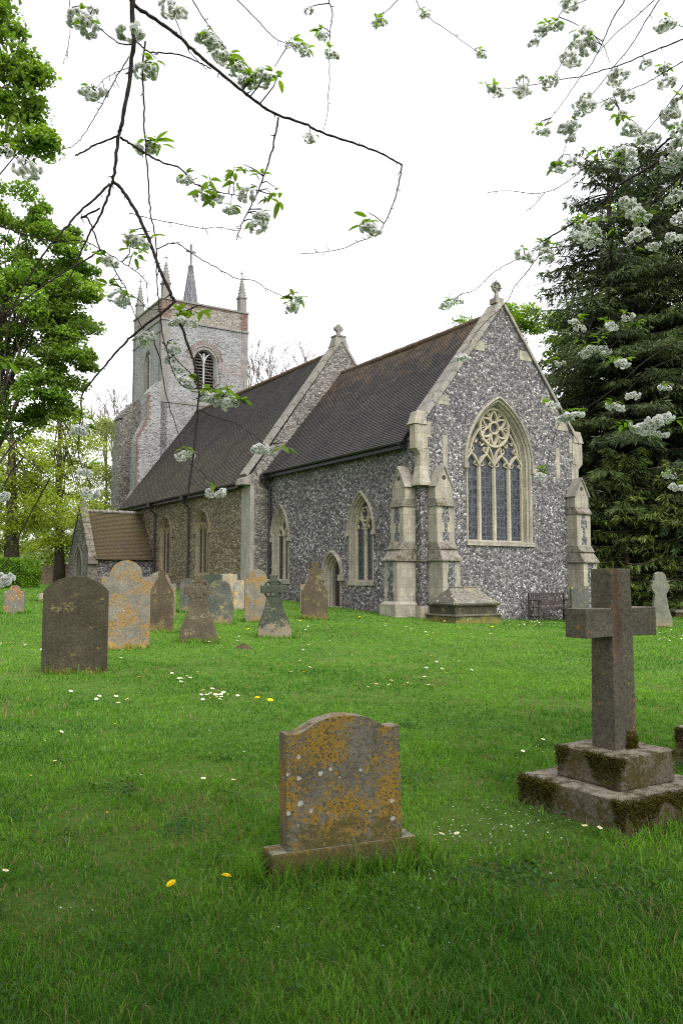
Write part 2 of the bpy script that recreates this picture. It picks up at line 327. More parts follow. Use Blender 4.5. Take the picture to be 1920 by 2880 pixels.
# ------------------------------------------------------------------ church
TH = R(32.2)
O = at(1185, 1730, 28.0); O.z = 0
church = empty('church', O, TH, 'flint parish church with steep tiled roofs and a square pinnacled west tower', 'church')
ZB = -.6
ME = lambda y0: (lambda u, d, z: (u, y0 + d, z))            # wall facing east (towards the camera, right)
MS = lambda x0: (lambda u, d, z: (x0 + d, u, z))            # wall facing south (towards the camera, left)
def part(mb, name, mat, parent=church, **k): return mb.build(name, mat, parent, **k)
def arch(c, h, zs, rise, zb, o=0, n=14, bottom=True):
    """pointed-arch outline offset by o: left bottom, up, over, right bottom"""
    Rr = (h * h + rise * rise) / (2 * h); cx = -h + Rr; ro = Rr + o
    ang = math.acos(max(-1, min(1, -cx / ro))); pts = []
    for i in range(n + 1):
        a = math.pi + (ang - math.pi) * i / n
        pts.append((c + cx + ro * math.cos(a), zs + ro * math.sin(a)))
    right = [(2 * c - x, z) for x, z in reversed(pts[:-1])]
    mid = pts + right
    return ([(c - h - o, zb)] + mid + [(c + h + o, zb)]) if bottom else mid
def archc(pts_fn, prof, M):                                 # loft an outline through (offset, depth) steps
    return [[M(u, d, z) for u, z in pts_fn(o)] for o, d in prof]
def foil(cx, cz, r, n=24): return [(cx + r * math.cos(2 * math.pi * i / n), cz + r * math.sin(2 * math.pi * i / n)) for i in range(n + 1)]
def curve(pts, n=10):                                       # Catmull-Rom through points
    P = [Vector(p) for p in pts]; P = [P[0] * 2 - P[1]] + P + [P[-1] * 2 - P[-2]]; out = []
    for i in range(1, len(P) - 2):
        for k in range(n):
            t = k / n
            out.append(.5 * ((2 * P[i]) + (-P[i - 1] + P[i + 1]) * t + (2 * P[i - 1] - 5 * P[i] + 4 * P[i + 1] - P[i + 2]) * t * t + (-P[i - 1] + 3 * P[i] - 3 * P[i + 1] + P[i + 2]) * t ** 3))
    return [tuple(p) for p in out] + [tuple(P[-2])]
def window(M, c, h, zb, zs, rise, lights, mw, stone, glass, hood=True, style='two', name='window', splay=.12, depth=.34, label=None):
    w = MB()
    prof = [(.10, .10), (.10, -.012), (.03, -.016), (0, .03), (0, .08), (-splay * .5, .12), (-splay * .5, .16), (-splay, depth - .04), (-splay, depth + .09)]
    prof = prof if depth > .2 else [(.13, .10), (.13, -.012), (.03, -.016), (0, .03), (-splay, depth - .04), (-splay, depth + .09)]
    w.loft(archc(lambda o: arch(c, h, zs, rise, zb, o), prof, M), closed=False)
    w.box((c - h - .14, -.07, zb - .15), (c + h + .14, .12, zb), M=M)           # sill
    w.hexa([M(c - h, .121, zb - .15), M(c + h, .121, zb - .15), M(c + h, depth + .1, zb - .15), M(c - h, depth + .1, zb - .15)],
           [M(c - h, .121, zb), M(c + h, .121, zb), M(c + h, depth + .1, zb + .10), M(c - h, depth + .1, zb + .10)])
    root = part(w, name, stone, bevel=0)
    if label: root['label'] = label
    if hood:
        hm = MB(); hp = [(.11, -.0), (.11, -.06), (.14, -.09), (.20, -.05), (.20, .0)]
        hm.loft(archc(lambda o: arch(c, h, zs - .12, rise + .12, zb, o, bottom=False), hp, M), closed=False)
        for sg in (-1, 1): hm.box((c + sg * (h + .155) - .09, -.12, zs - .27), (c + sg * (h + .155) + .09, .0, zs - .10), M=M)
        part(hm, 'hood_mould', stone if hood is True else hood, root)
    hi = h - splay; d0, d1 = (depth - .09 if depth > .2 else depth - .04), depth + .07
    t = MB(); ri = (rise / h) * hi * 1.02
    lw = (2 * hi - (lights - 1) * mw) / lights; lc = [c - hi + lw / 2 + i * (lw + mw) for i in range(lights)]
    zsp = zs - (.18 if style == 'east' else .12)
    for i in range(lights - 1):
        u = c - hi + (i + 1) * lw + i * mw + mw / 2
        t.bar([(u, zb + .04), (u, zsp + .02)], mw, d0, d1, M)
    for u in lc:                                            # ogee light heads with cusps
        a = lw / 2 + mw / 2; hh = lw * .86
        for sg in (-1, 1):
            t.bar(curve([(u + sg * a, zsp - .05), (u + sg * a * .93, zsp + hh * .34), (u + sg * a * .50, zsp + hh * .72), (u, zsp + hh * 1.12)], 8), mw * .62, d0 + .005, d1 - .003, M)
            t.bar(curve([(u + sg * a * .80, zsp + hh * .18), (u + sg * a * .40, zsp + hh * .30), (u + sg * a * .62, zsp + hh * .62)], 5), mw * .34, d0 + .03, d1 - .006, M)
    t.bar(arch(c, hi - .02, zs, ri, zb, 0), .07, d0 + .012, d1 - .009, M)
    if style == 'east':
        rc = (c + .02, zs + 1.36); rr = .70
        t.bar(foil(rc[0], rc[1], rr, 36), .125, d0 - .02, d1, M)
        t.bar(foil(rc[0], rc[1], .215, 20), .10, d0, d1 - .004, M)
        for k in range(6):
            a = math.pi / 2 + k * math.pi / 3
            P = lambda r, da: (rc[0] + r * math.cos(a + da), rc[1] + r * math.sin(a + da))
            for sg in (-1, 1):
                t.bar(curve([P(.20, sg * R(30)), P(.36, sg * R(25)), P(.50, sg * R(13)), P(.67, 0)], 6), .105, d0 + .01, d1 - .006, M)
                t.bar(curve([P(.40, sg * R(24)), P(.47, sg * R(30)), P(.60, sg * R(25)), P(.68, sg * R(28))], 5), .055, d0 + .02, d1 - .008, M)
        for sg in (-1, 1):
            X = lambda u: c + sg * u
            t.bar(curve([(X(0), zsp + .1), (X(.13), zs + .42), (X(.36), zs + .74), (X(.60), zs + .92)], 8), .085, d0, d1 - .004, M)
            t.bar(curve([(X(.745), zsp + .1), (X(.60), zs + .20), (X(.37), zs + .36), (X(.30), zs + .62)], 8), .085, d0, d1 - .005, M)
            t.bar(curve([(X(.745), zsp + .1), (X(.90), zs + .22), (X(1.12), zs + .42), (X(1.09), zs + .74), (X(.90), zs + 1.02), (X(.68), zs + 1.30)], 8), .085, d0, d1 - .005, M)
            t.bar(curve([(X(1.38), zs + .02), (X(1.20), zs + .26), (X(1.13), zs + .44)], 8), .08, d0, d1 - .007, M)
            t.bar(curve([(X(1.0), zs + .92), (X(1.08), zs + .62), (X(1.26), zs + .35)], 8), .06, d0 + .01, d1 - .008, M)
            for (p, q, r_) in (((.38, .38), (.50, .47), (.44, .62)), ((1.10, .42), (.98, .50), (1.06, .66)), ((.48, .74), (.62, .66), (.68, .80)), ((.96, .96), (.90, .76), (.80, .86))):
                t.bar(curve([(X(p[0]), zs + p[1]), (X(q[0]), zs + q[1]), (X(r_[0]), zs + r_[1])], 5), .055, d0 + .02, d1 - .01, M)
    elif style == 'two':
        t.bar(foil(c, zs + ri * .50, hi * .40, 20), mw * .7, d0, d1 - .004, M)
        for k in range(4):
            a = k * math.pi / 2 + math.pi / 4
            t.bar([(c + hi * .40 * math.cos(a), zs + ri * .5 + hi * .40 * math.sin(a)), (c + hi * .2 * math.cos(a), zs + ri * .5 + hi * .2 * math.sin(a))], mw * .5, d0 + .02, d1 - .006, M)
    elif style == 'ret':
        for sg in (-1, 1):
            t.bar(curve([(c, zsp + .05), (c + sg * hi * .34, zs + ri * .34), (c + sg * hi * .30, zs + ri * .5), (c, zs + ri * .74)], 8), mw * .6, d0, d1 - .005, M)
            t.bar(curve([(c + sg * hi * .5, zs + ri * .25), (c + sg * hi * .34, zs + ri * .5), (c + sg * hi * .1, zs + ri * .93)], 8), mw * .55, d0 + .01, d1 - .006, M)
    part(t, 'tracery', M_TRAC if stone is M_STONE else stone, root)
    g = MB(); g.prism(arch(c, hi + .03, zs, ri + .04, zb), M, depth + .02, depth + .03); part(g, 'glass', glass, root)
    return root
def roof_slope(mb, y0, y1, xe, ze, xr, zr, course=.105, step=.019, sag=.008, M=lambda x, y, z: (x, y, z)):
    L = math.hypot(xr - xe, zr - ze); n = int(round(L / course)); tx, tz = (xr - xe) / L, (zr - ze) / L
    nxx, nzz = (-tz, tx) if xr > xe else (tz, -tx); ny = max(2, int(abs(y1 - y0) / .35)); vs = []; fs = []
    yy = [y0 + (y1 - y0) * j / ny for j in range(ny + 1)]
    for i in range(n):
        for e in (0, 1):
            t = L * (i + e) / n; h = step if e == 0 else 0
            for j, y in enumerate(yy):
                dz = sag * (math.sin(y * .9 + 1.3) * math.sin(t * .8) + .6 * math.sin(y * 2.7 + t * 1.1)) + (.004 * random.random() if e == 0 else 0) - .05 * math.sin(math.pi * j / ny) * (t / L)
                vs.append(M(xe + tx * t + nxx * (h + dz), y, ze + tz * t + nzz * (h + dz)))
    w = ny + 1
    for i in range(n):
        for j in range(ny):
            a = i * 2 * w + j; fs.append((a, a + 1, a + w + 1, a + w))
            if i < n - 1: fs.append((a + w, a + w + 1, a + 2 * w + 1, a + 2 * w))
    mb.add(vs, fs)
    # soffit and verge thickness
    mb.add([M(xe + nxx * -.05, y0, ze + nzz * -.05), M(xe - nxx * .05, y1, ze - nzz * .05), M(xr - nxx * .05, y1, zr - nzz * .05), M(xr - nxx * .05, y0, zr - nzz * .05)], [(0, 1, 2, 3)])
    mb.add([M(xe + nxx * step, y0, ze + nzz * step), M(xe + nxx * step, y1, ze + nzz * step), M(xe - nxx * .05, y1, ze - nzz * .05), M(xe - nxx * .05, y0, ze - nzz * .05)], [(0, 1, 2, 3)])
WD = 7.75; AX = 3.88                                         # chancel width, ridge axis
EW = dict(c=3.63, h=1.50, zs=5.72, rise=2.28)
w = MB(); hole = arch(EW['c'], EW['h'], EW['zs'], EW['rise'], 2.84, .06)
w.prism([(0, ZB), (WD, ZB), (WD, 6.75), (AX, 11.72), (0, 6.75)], ME(0), 0, .6, holes=[hole])
part(w, 'chancel_east_wall', M_FLINT)
w = MB(); h1 = arch(10.15, .70, 3.42, 1.22, 1.42, .06); h2 = arch(3.68, .74, 3.42, 1.22, 1.40, .06)
dO = dict(c=5.72, h=.52, zs=1.72, rise=.68); hd = arch(dO['c'], dO['h'], dO['zs'], dO['rise'], .30, .06)
w.prism([(.6, ZB), (11.3, ZB), (11.3, 6.5), (.6, 6.5)], MS(0), 0, .35, holes=[h1, h2, hd], caps=(1, 0))
part(w, 'chancel_south_wall', M_FLINT)
w = MB(); w.box((WD - .5, .6, ZB), (WD, 11.3, 6.5)); part(w, 'chancel_north_wall', M_FLINT)
window(ME(0), EW['c'], EW['h'], 2.86, EW['zs'], EW['rise'], 4, .155, M_STONE, M_GLASS, style='east', name='east_window', label='great four-light east window with a rose of tracery')
window(MS(0), 3.68, .74, 1.42, 3.42, 1.22, 2, .12, M_STONE, M_GLASS, style='two', name='window', depth=.25, splay=.09)
window(MS(0), 10.15, .70, 1.44, 3.42, 1.22, 2, .12, M_STONE, M_GLASS2, style='ret', name='window', depth=.25, splay=.09)
# priest's door
w = MB(); M = MS(0)
w.loft(archc(lambda o: arch(dO['c'], dO['h'], dO['zs'], dO['rise'], ZB, o), [(.13, .1), (.13, -.012), (.05, -.016), (.02, .05), (.02, .1), (-.05, .14), (-.05, .2), (-.11, .26), (-.11, .5)], M), closed=False)
w.box((dO['c'] - .7, -.04, ZB), (dO['c'] + .7, .4, .42), M=M)
dr = part(w, 'priest_door', M_STONE)
w = MB(); w.loft(archc(lambda o: arch(dO['c'], dO['h'], dO['zs'] - .05, dO['rise'] + .05, 0, o, bottom=False), [(.13, 0.), (.13, -.08), (.18, -.11), (.26, -.07), (.26, .0)], M), closed=False)
for sg in (-1, 1): w.box((dO['c'] + sg * .71 - .12, -.15, dO['zs'] - .27), (dO['c'] + sg * .71 + .12, 0, dO['zs'] - .04), M=M)
part(w, 'hood_mould', M_STONE, dr)
w = MB(); w.prism(arch(dO['c'], .45, dO['zs'], .6, .421), M, .40, .44)
for k in range(4): w.box((dO['c'] - .32 + k * .2, .385, .45), (dO['c'] - .30 + k * .2, .399, 2.0), M=M)
part(w, 'door_leaf', M_DARK, dr)
# chancel roof
ze, zr = 6.28, 11.50
w = MB(); roof_slope(w, .6, 11.3, -.34, ze, AX, zr); roof_slope(w, .6, 11.3, WD + .34, ze, AX, zr); part(w, 'chancel_roof', M_ROOF, weld=False)
w = MB()
for k in range(24): w.tube([(AX, .62 + k * .44, zr - .03 + .01 * random.random()), (AX, 1.05 + k * .44, zr - .03 + .01 * random.random())], .11 + .006 * (k % 2), 10)
part(w, 'ridge_tiles', M_RIDGE)
def gutter(x, y0, y1, z, sg=-1, name='gutter'):
    w = MB(); L = []
    for y in (y0, y1): L.append([(x + sg * .075 * math.cos(a) * 1, y, z - .075 * math.sin(a)) for a in [i * math.pi / 6 for i in range(7)]])
    w.loft(L, closed=False); L2 = [[(x + .066 * math.cos(i * math.pi / 6), y, z - .066 * math.sin(i * math.pi / 6)) for i in range(7)] for y in (y0, y1)]; w.loft(L2, closed=False)
    w.box((x + .09, y0, z - .2), (x + .34, y1, z - .02))
    part(w, name, M_BLACK)
gutter(-.42, .75, 11.15, 6.26)
# gable coping, kneelers and finials
def coping(y0, y1, xe, ze, xr, zr, th=.16, out=.0, mat=M_COPE, name='gable_coping', parent=church):
    w = MB()
    for sg in (-1, 1):
        X = lambda x: xr + sg * (xr - x) * -1 if sg > 0 else x
        fx = (lambda x: x) if sg < 0 else (lambda x: 2 * xr - x)
        n = 12
        for i in range(n):
            a, b = i / n, (i + 1) / n - .0015
            j = .012 * (random.random() - .5)
            def pt(t, h, y): return (fx(xe + (xr - xe) * t - h * .75), y, ze + (zr - ze) * t + h * .62)
            w.hexa([pt(a, j, y0), pt(b, j, y0), pt(b, j, y1), pt(a, j, y1)], [pt(a, th + j, y0 + .04), pt(b, th + j, y0 + .04), pt(b, th + j, y1 - .04), pt(a, th + j, y1 - .04)])
    part(w, name, mat, parent, bevel=.012)
coping(-.09, .68, -.02, 6.78, AX, 11.70)
for sg in (-1, 1):
    fx = (lambda x: x) if sg < 0 else (lambda x: WD - x)
    w = MB(); q = lambda x0, y0, z0, x1, y1, z1: w.box((min(fx(x0), fx(x1)), y0, z0), (max(fx(x0), fx(x1)), y1, z1))
    q(-.24, -.035, 5.98, .30, .30, 6.82); q(-.02, -.02, 4.9, .36, .3, 5.979)
    q(.301, -.012, 6.4, .46, .29, 6.95); q(.98, -.008, 5.35, 1.20, .2, 6.55)
    w.hexa([(fx(-.30), -.07, 6.82), (fx(.24), -.07, 6.82), (fx(.24), .36, 6.82), (fx(-.30), .36, 6.82)], [(fx(-.14), -.05, 7.28), (fx(.23), -.05, 7.28), (fx(.23), .34, 7.28), (fx(-.14), .34, 7.28)])
    w.hexa([(fx(-.03), -.02, 5.78), (fx(.1), -.02, 5.78), (fx(.1), .2, 5.78), (fx(-.03), .2, 5.78)], [(fx(-.20), -.05, 5.979), (fx(.15), -.05, 5.979), (fx(.15), .28, 5.979), (fx(-.20), .28, 5.979)])
    part(w, 'kneeler', M_STONE, bevel=.012)
w = MB()
for (x0, z0, x1) in ((.62, 7.62, 1.28), (6.55, 7.25, 7.22), (2.36, 9.8, 3.0), (4.72, 9.75, 5.35)): w = MB(); w.box((x0, -.012, z0), (x1, .1, z0 + .36)); part(w, 'gable_block', M_STONE, bevel=.005)
def wheel_cross(x, y, z, r, name='gable_cross'):
    w = MB(); M = lambda u, d, zz: (x + u, y + d, z + zz)
    w.box((-.19, -.19, -.05), (.19, .19, .16), M=M); w.hexa([M(-.09, -.09, .16), M(.09, -.09, .16), M(.09, .09, .16), M(-.09, .09, .16)], [M(-.045, -.045, .42), M(.045, -.045, .42), M(.045, .045, .42), M(-.045, .045, .42)])
    c = .38 + r; w.bar(foil(0, c, r * .82, 24), .06, -.05, .05, M)
    for a in (0, 45, 90, 135):
        dx, dz = math.cos(R(a)), math.sin(R(a)); k = 1.12 if a % 90 == 0 else .8
        w.bar([(-dx * r * k, c - dz * r * k), (dx * r * k, c + dz * r * k)], .055 if a % 90 == 0 else .035, -.045 + a * .00005, .05 - a * .00005, M)
    part(w, name, M_COPE, bevel=.006)
wheel_cross(AX, .3, 11.86, .235)
# buttresses at the east corners
def buttress(M, u0, zg):
    u1 = u0 + .75; c = (u0 + u1) / 2; b = MB(); ho = lambda a, d, z0, e=0: [M(a[0] - e, -d, z0), M(a[1] + e, -d, z0), M(a[1] + e, .02, z0), M(a[0] - e, .02, z0)]
    U = (u0, u1)
    def blk(d0, z0, d1, z1, e0=0, e1=0): b.hexa(ho(U, d0, z0, e0), ho(U, d1, z1, e1))
    blk(.92, ZB, .92, .62 + zg, .10, .10); blk(.90, .62 + zg, .79, .72 + zg, .08, 0.003); blk(.78, .72 + zg, .78, 2.12)
    blk(.60, 2.26, .60, 2.62); blk(.50, 2.62, .50, 3.98); blk(.42, 4.12, .42, 4.72)
    top = 5.36                                              # gablet
    b.prism([(u0, 4.721), (u1, 4.721), (c, top - .02)], M, -.42, .02)
    root = part(b, 'buttress', M_STONE, bevel=.008)
    w = MB(); hh = lambda d, z, e: ho(U, d, z, e)
    w.hexa(hh(.86, 2.121, .07), hh(.86, 2.18, .07)); w.hexa(hh(.85, 2.181, .06), hh(.605, 2.52, .012))
    w.hexa(hh(.66, 2.521, .02), hh(.66, 2.57, .02)); w.hexa(hh(.65, 2.571, .02), hh(.505, 2.78, .006))
    part(w, 'weathering', M_MOSSY, root, bevel=.01); w = MB()
    w.hexa(hh(.57, 3.981, .03), hh(.57, 4.03, .03)); w.hexa(hh(.56, 4.031, .025), hh(.425, 4.28, .005))
    part(w, 'weathering', M_MOSSY, root, bevel=.01)
    w = MB()
    for sg in (-1, 1):
        e = c + sg * .40; k = c
        w.hexa([M(e + sg * .05, -.47, 4.66), M(e + sg * .05, .0, 4.66), M(e - sg * .03, .0, 4.665), M(e - sg * .03, -.47, 4.665)], [M(k, -.47, top + .06), M(k, .0, top + .06), M(k, .0, top - .0), M(k, -.47, top - .0)])
    part(w, 'gablet_cap', M_COPE, root, bevel=.006)
    w = MB(); w.tube([M(c, -.4225, 4.98), M(c, -.400, 4.98)], .085, 16); part(w, 'roundel', M_DARK, root)
    w = MB()
    for (a0, z0, a1, z1, d) in ((-.17, .74 + zg, .17, 1.05 + zg, .783), (-.13, 1.05 + zg, .13, 1.40, .783), (-.18, 1.40, .18, 1.75, .783), (-.14, 1.75, .14, 2.11, .783), (-.14, 2.82, .14, 3.1, .503), (-.06, 3.1, .06, 3.45, .503), (-.16, 3.45, .16, 3.75, .503), (-.12, 3.75, .12, 3.97, .503)):
        if z0 == 2.82: part(w, 'flint_panel', M_FLINTP, root); w = MB()
        w.box((c + a0, -d - .001, z0), (c + a1, -d + .05, z1 - .001), M=M)
    part(w, 'flint_panel', M_FLINTP, root)
    return root
buttress(ME(0), .30, .0)
buttress(lambda u, d, z: (d, u, z), .32, .05)
buttress(ME(0), 7.08, -.35)
buttress(lambda u, d, z: (WD - d, u, z), .32, -.35)
w = MB(); w.box((-.20, -.20, 4.70), (.298, .299, 4.77)); w.hexa([(-.19, -.19, 4.77), (.297, -.19, 4.77), (.297, .298, 4.77), (-.19, .298, 4.77)], [(-.02, -.02, 5.38), (.296, -.02, 5.38), (.296, .297, 5.38), (-.02, .297, 5.38)]); part(w, 'corner_cap', M_STONE, bevel=.008)
w = MB()                                                     # string course round the corner
w.box((-.06, -.06, 2.121), (.29, .3, 2.18)); w.box((7.70, -.06, 2.121), (WD + .06, .31, 2.18)); part(w, 'string_course', M_MOSSY)
w = MB(); w.box((-.08, -.08, ZB), (.29, .3, .62)); part(w, 'plinth_course', M_STONE)
# nave
NX0, NX1, NY0, NY1 = -.95, 8.71, 11.23, 29.4
w = MB(); w.prism([(NX0, ZB), (NX1, ZB), (NX1, 6.15), (AX, 13.05), (NX0, 6.15)], ME(NY0), 0, .55); part(w, 'nave_east_gable', M_NGABLE)
coping(NY0 - .05, NY0 + .62, NX0 - .17, 6.12, AX, 13.08)
w = MB()
for sg in (-1, 1):
    fx = (lambda x: x) if sg < 0 else (lambda x: 2 * AX - x)
    w.hexa([(fx(-1.42), NY0 - .04, 5.72), (fx(-.95), NY0 - .04, 5.72), (fx(-.95), NY0 + .6, 5.72), (fx(-1.42), NY0 + .6, 5.72)], [(fx(-1.36), NY0 - .04, 6.0), (fx(-.8), NY0 - .04, 6.3), (fx(-.8), NY0 + .6, 6.3), (fx(-1.36), NY0 + .6, 6.0)]); part(w, 'kneeler', M_COPE, bevel=.02); w = MB()

w = MB(); M = lambda u, d, z: (AX + u, NY0 + .28 + d, 13.1 + z)
w.hexa([M(-.42, -.3, -.3), M(.42, -.3, -.3), M(.42, .3, -.3), M(-.42, .3, -.3)], [M(-.26, -.24, .22), M(.26, -.24, .22), M(.26, .24, .22), M(-.26, .24, .22)])
w.box((-.3, -.27, .22), (.3, .27, .30), M=M); w.box((-.09, -.09, .30), (.09, .09, .50), M=M)
for u, z in ((-.13, .66), (.13, .66), (0, .56), (0, .78)): w.tube([M(u, -.08, z), M(u, .08, z)], .12, 10)
part(w, 'gable_cross', M_COPE, bevel=.01)
w = MB(); h3 = arch(21.95, .82, 4.05, .80, 1.75, .06); h4 = arch(16.7, .80, 4.05, .80, 1.75, .06)
w.prism([(NY0 + .55, ZB), (NY1, ZB), (NY1, 6.1), (NY0 + .55, 6.1)], MS(NX0), 0, .35, holes=[h3, h4], caps=(1, 0)); part(w, 'nave_south_wall', M_NAVE)
w = MB(); w.box((NX1 - .5, NY0 + .6, ZB), (NX1, NY1, 6.1)); part(w, 'nave_north_wall', M_NAVE)
w = MB(); w.prism([(NX0 + .01, ZB), (NX1 - .01, ZB), (NX1 - .01, 6.0), (AX, 12.5), (NX0 + .01, 6.0)], ME(NY1 - .4), 0, .398); part(w, 'nave_west_wall', M_NAVE)
M_NSTONE = m_ashlar('nave_dressing', (.30, .235, .15), (.14, .115, .085), .4, .4, .6, .6)
for c, h in ((21.95, .82), (16.7, .80)): window(MS(NX0), c, h, 1.77, 4.05, .80, 3, .10, M_NSTONE, M_GLASS2, style='ret', name='window', splay=.05, depth=.15)
w = MB(); w.box((NX0 - .02, NY0 + .0, ZB), (NX0 + .2, NY0 + .92, 5.72)); w.box((NX0 - .015, NY0 - .02, ZB), (NX0 + .18, NY0 - .001, 5.7)); part(w, 'corner_quoin', M_PALE)
ze, zr = 5.84, 12.72
w = MB(); roof_slope(w, NY0 + .55, NY1 + .25, -1.30, ze, AX, zr, sag=.010); roof_slope(w, NY0 + .55, NY1 + .25, 2 * AX + 1.30, ze, AX, zr); part(w, 'nave_roof', M_ROOFN, weld=False)
w = MB()
for k in range(40): w.tube([(AX, NY0 + .6 + k * .45, zr - .03 + .015 * random.random()), (AX, NY0 + 1.04 + k * .45, zr - .03)], .115 + .006 * (k % 2), 10)
part(w, 'ridge_tiles', M_RIDGE)
gutter(-1.38, NY0 + .7, NY1 + .2, 5.84)
def pipe(x, y, z1, xo):
    w = MB(); w.tube([(xo, y, z1), (xo + .02, y, z1 - .15), (x - .09, y, z1 - .42), (x - .09, y, ZB + .4)], .055, 10)
    for z in (1.2, 2.6, 4.0, z1 - .5): w.tube([(x - .09, y, z), (x - .09, y, z + .09)], .072, 10)
    w.box((xo - .13, y - .14, z1 - .02), (xo + .13, y + .14, z1 + .2)); part(w, 'drainpipe', M_BLACK, smooth=False)
pipe(0, 11.02, 6.0, -.40); pipe(NX0, 18.4, 5.6, -1.36); pipe(NX0, 23.55, 5.6, -1.36)
# tower
TX0, TX1, TY0, TY1 = 1.36, 7.66, 29.62, 35.6
BW = dict(c=4.44, h=.80, zs=16.25, rise=.84)
w = MB(); bh = arch(BW['c'], BW['h'], BW['zs'], BW['rise'], 14.2, .05)
w.prism([(TX0, ZB), (TX1, ZB), (TX1, 18.7), (TX0, 18.7)], ME(TY0), 0, .5, holes=[bh], caps=(1, 0))
sh = arch(32.3, .62, 16.4, .8, 14.2, .05)
w.prism([(TY0, ZB), (TY1, ZB), (TY1, 18.7), (TY0, 18.7)], MS(TX0), 0, .5, holes=[sh], caps=(1, 0))
w.box((TX1 - .4, TY0 + .01, ZB), (TX1, TY1, 18.7)); w.box((TX0, TY1 - .4, ZB), (TX1, TY1 + .001, 18.7))
part(w, 'tower', M_TOWER)
w = MB()
w.box((TX0 + .02, TY0 + .02, 18.86), (TX1 - .02, TY0 + .4, 20.1)); w.box((TX0 + .02, TY1 - .4, 18.86), (TX1 - .02, TY1 - .02, 20.1))
w.box((TX0 + .02, TY0 + .401, 18.86), (TX0 + .4, TY1 - .401, 20.1)); w.box((TX1 - .4, TY0 + .401, 18.86), (TX1 - .02, TY1 - .401, 20.1)); w.box((TX0 + .4, TY0 + .4, 18.5), (TX1 - .4, TY1 - .4, 18.8))
par = part(w, 'parapet', M_PARA)
w = MB()
w.box((TX0 - .06, TY0 - .06, 20.1), (TX1 + .06, TY0 + .44, 20.25)); w.box((TX0 - .06, TY1 - .44, 20.1), (TX1 + .06, TY1 + .06, 20.25))
w.box((TX0 - .06, TY0 + .441, 20.1), (TX0 + .44, TY1 - .441, 20.25)); w.box((TX1 - .44, TY0 + .441, 20.1), (TX1 + .06, TY1 - .441, 20.25))
w.box((TX0 - .07, TY0 - .07, 18.7), (TX1 + .07, TY1 + .07, 18.86))
part(w, 'coping', M_TSTONE, par, bevel=.02)
w = MB()                                                      # brick corners and band of the parapet
for (x0, x1) in ((TX0 - .005, TX0 + .62), (TX1 - .62, TX1 + .005)):
    for k in range(6): w.box((x0 + (.16 if (k % 2 and x0 > 4) else 0), TY0 - .004, 18.87 + k * .205), (x1 - (.16 if (k % 2 and x0 < 4) else 0), TY0 + .1, 18.87 + k * .205 + .19))
w.box((TX0 + .63, TY0 - .003, 19.99), (TX1 - 1.2, TY0 + .1, 20.09))
for k in range(6): w.box((TX0 - .004, TY0 + .1, 18.87 + k * .205), (TX0 + .1, TY0 + (.6 if k % 2 else .42), 18.87 + k * .205 + .19))
part(w, 'brick_dressing', M_BRICK, par)
w = MB(); w.box((TX0 - .05, TY0 - .05, 13.15), (TX1 + .05, TY1 + .05, 13.29)); part(w, 'string_course', M_TSTONE); w = MB(); w.box((TX0 - .05, TY0 - .05, 17.95), (TX0 - .002, TY1 + .05, 18.02))
part(w, 'string_course', M_TSTONE)
w = MB()
for x0, x1, z0, z1 in ((TX0 - .012, TX0 + .55, 13.3, 18.69), (TX1 - .45, TX1 + .012, 13.3, 18.69)): w = MB(); w.box((x0, TY0 - .012, z0), (x1, TY0 + .3, z1)); part(w, 'corner_quoin', M_TSTONE)
def pinnacle(x, y):
    w = MB(); a = .25; w.box((x - a, y - a, 20.25), (x + a, y + a, 21.25)); w.box((x - a - .05, y - a - .05, 21.25), (x + a + .05, y + a + .05, 21.36))
    w.loft([[(x + sx * r_, y + sy * r_, z) for sx, sy in ((-1, -1), (1, -1), (1, 1), (-1, 1))] for r_, z in ((a * .86, 21.36), (.04, 22.8))])
    for k in range(6):
        r_ = a * .92 + (.05 - a * .92) * (k + .5) / 6.5; z = 21.36 + (k + .5) * .215
        for sx, sy in ((-1, -1), (1, -1), (1, 1), (-1, 1)): w.box((x + sx * r_ - .028, y + sy * r_ - .028, z), (x + sx * r_ + .028, y + sy * r_ + .028, z + .06))
    o = part(w, 'pinnacle', M_TSTONE); w = MB(); w.tube([(x, y, 22.78), (x, y, 23.3)], .03, 6); w.box((x - .14, y - .03, 23.08), (x + .14, y + .03, 23.14)); part(w, 'cross', M_TSTONE, o)
for x in (TX0 + .34, TX1 - .34):
    for y in (TY0 + .34, TY1 - .34):
        if x < 4 or y < 31: pinnacle(x, y)
w = MB(); w.box((TX1 - .5, TY1 - .5, 20.25), (TX1, TY1, 20.6)); w.hexa([(TX1 - .45, TY1 - .45, 20.6), (TX1 - .05, TY1 - .45, 20.6), (TX1 - .05, TY1 - .05, 20.6), (TX1 - .45, TY1 - .05, 20.6)], [(TX1 - .3, TY1 - .3, 20.9), (TX1 - .2, TY1 - .3, 20.9), (TX1 - .2, TY1 - .2, 20.9), (TX1 - .3, TY1 - .2, 20.9)]); part(w, 'pinnacle_stump', M_TSTONE)
w = MB(); cx, cy = 4.55, 32.7
w.loft([[(cx + r_ * math.cos(k * math.pi / 4 + .39), cy + r_ * math.sin(k * math.pi / 4 + .39), z) for k in range(8)] for r_, z in ((.62, 19.2), (.60, 20.6), (.49, 21.4), (.12, 24.0))])
for k in range(8):
    a = k * math.pi / 4 + .39; w.tube([(cx + .61 * math.cos(a), cy + .61 * math.sin(a), 20.5), (cx + .50 * math.cos(a), cy + .50 * math.sin(a), 21.4), (cx + .13 * math.cos(a), cy + .15 * math.sin(a), 24.0)], .028, 4)
sp_ = part(w, 'spirelet', M_LEAD)
w = MB()
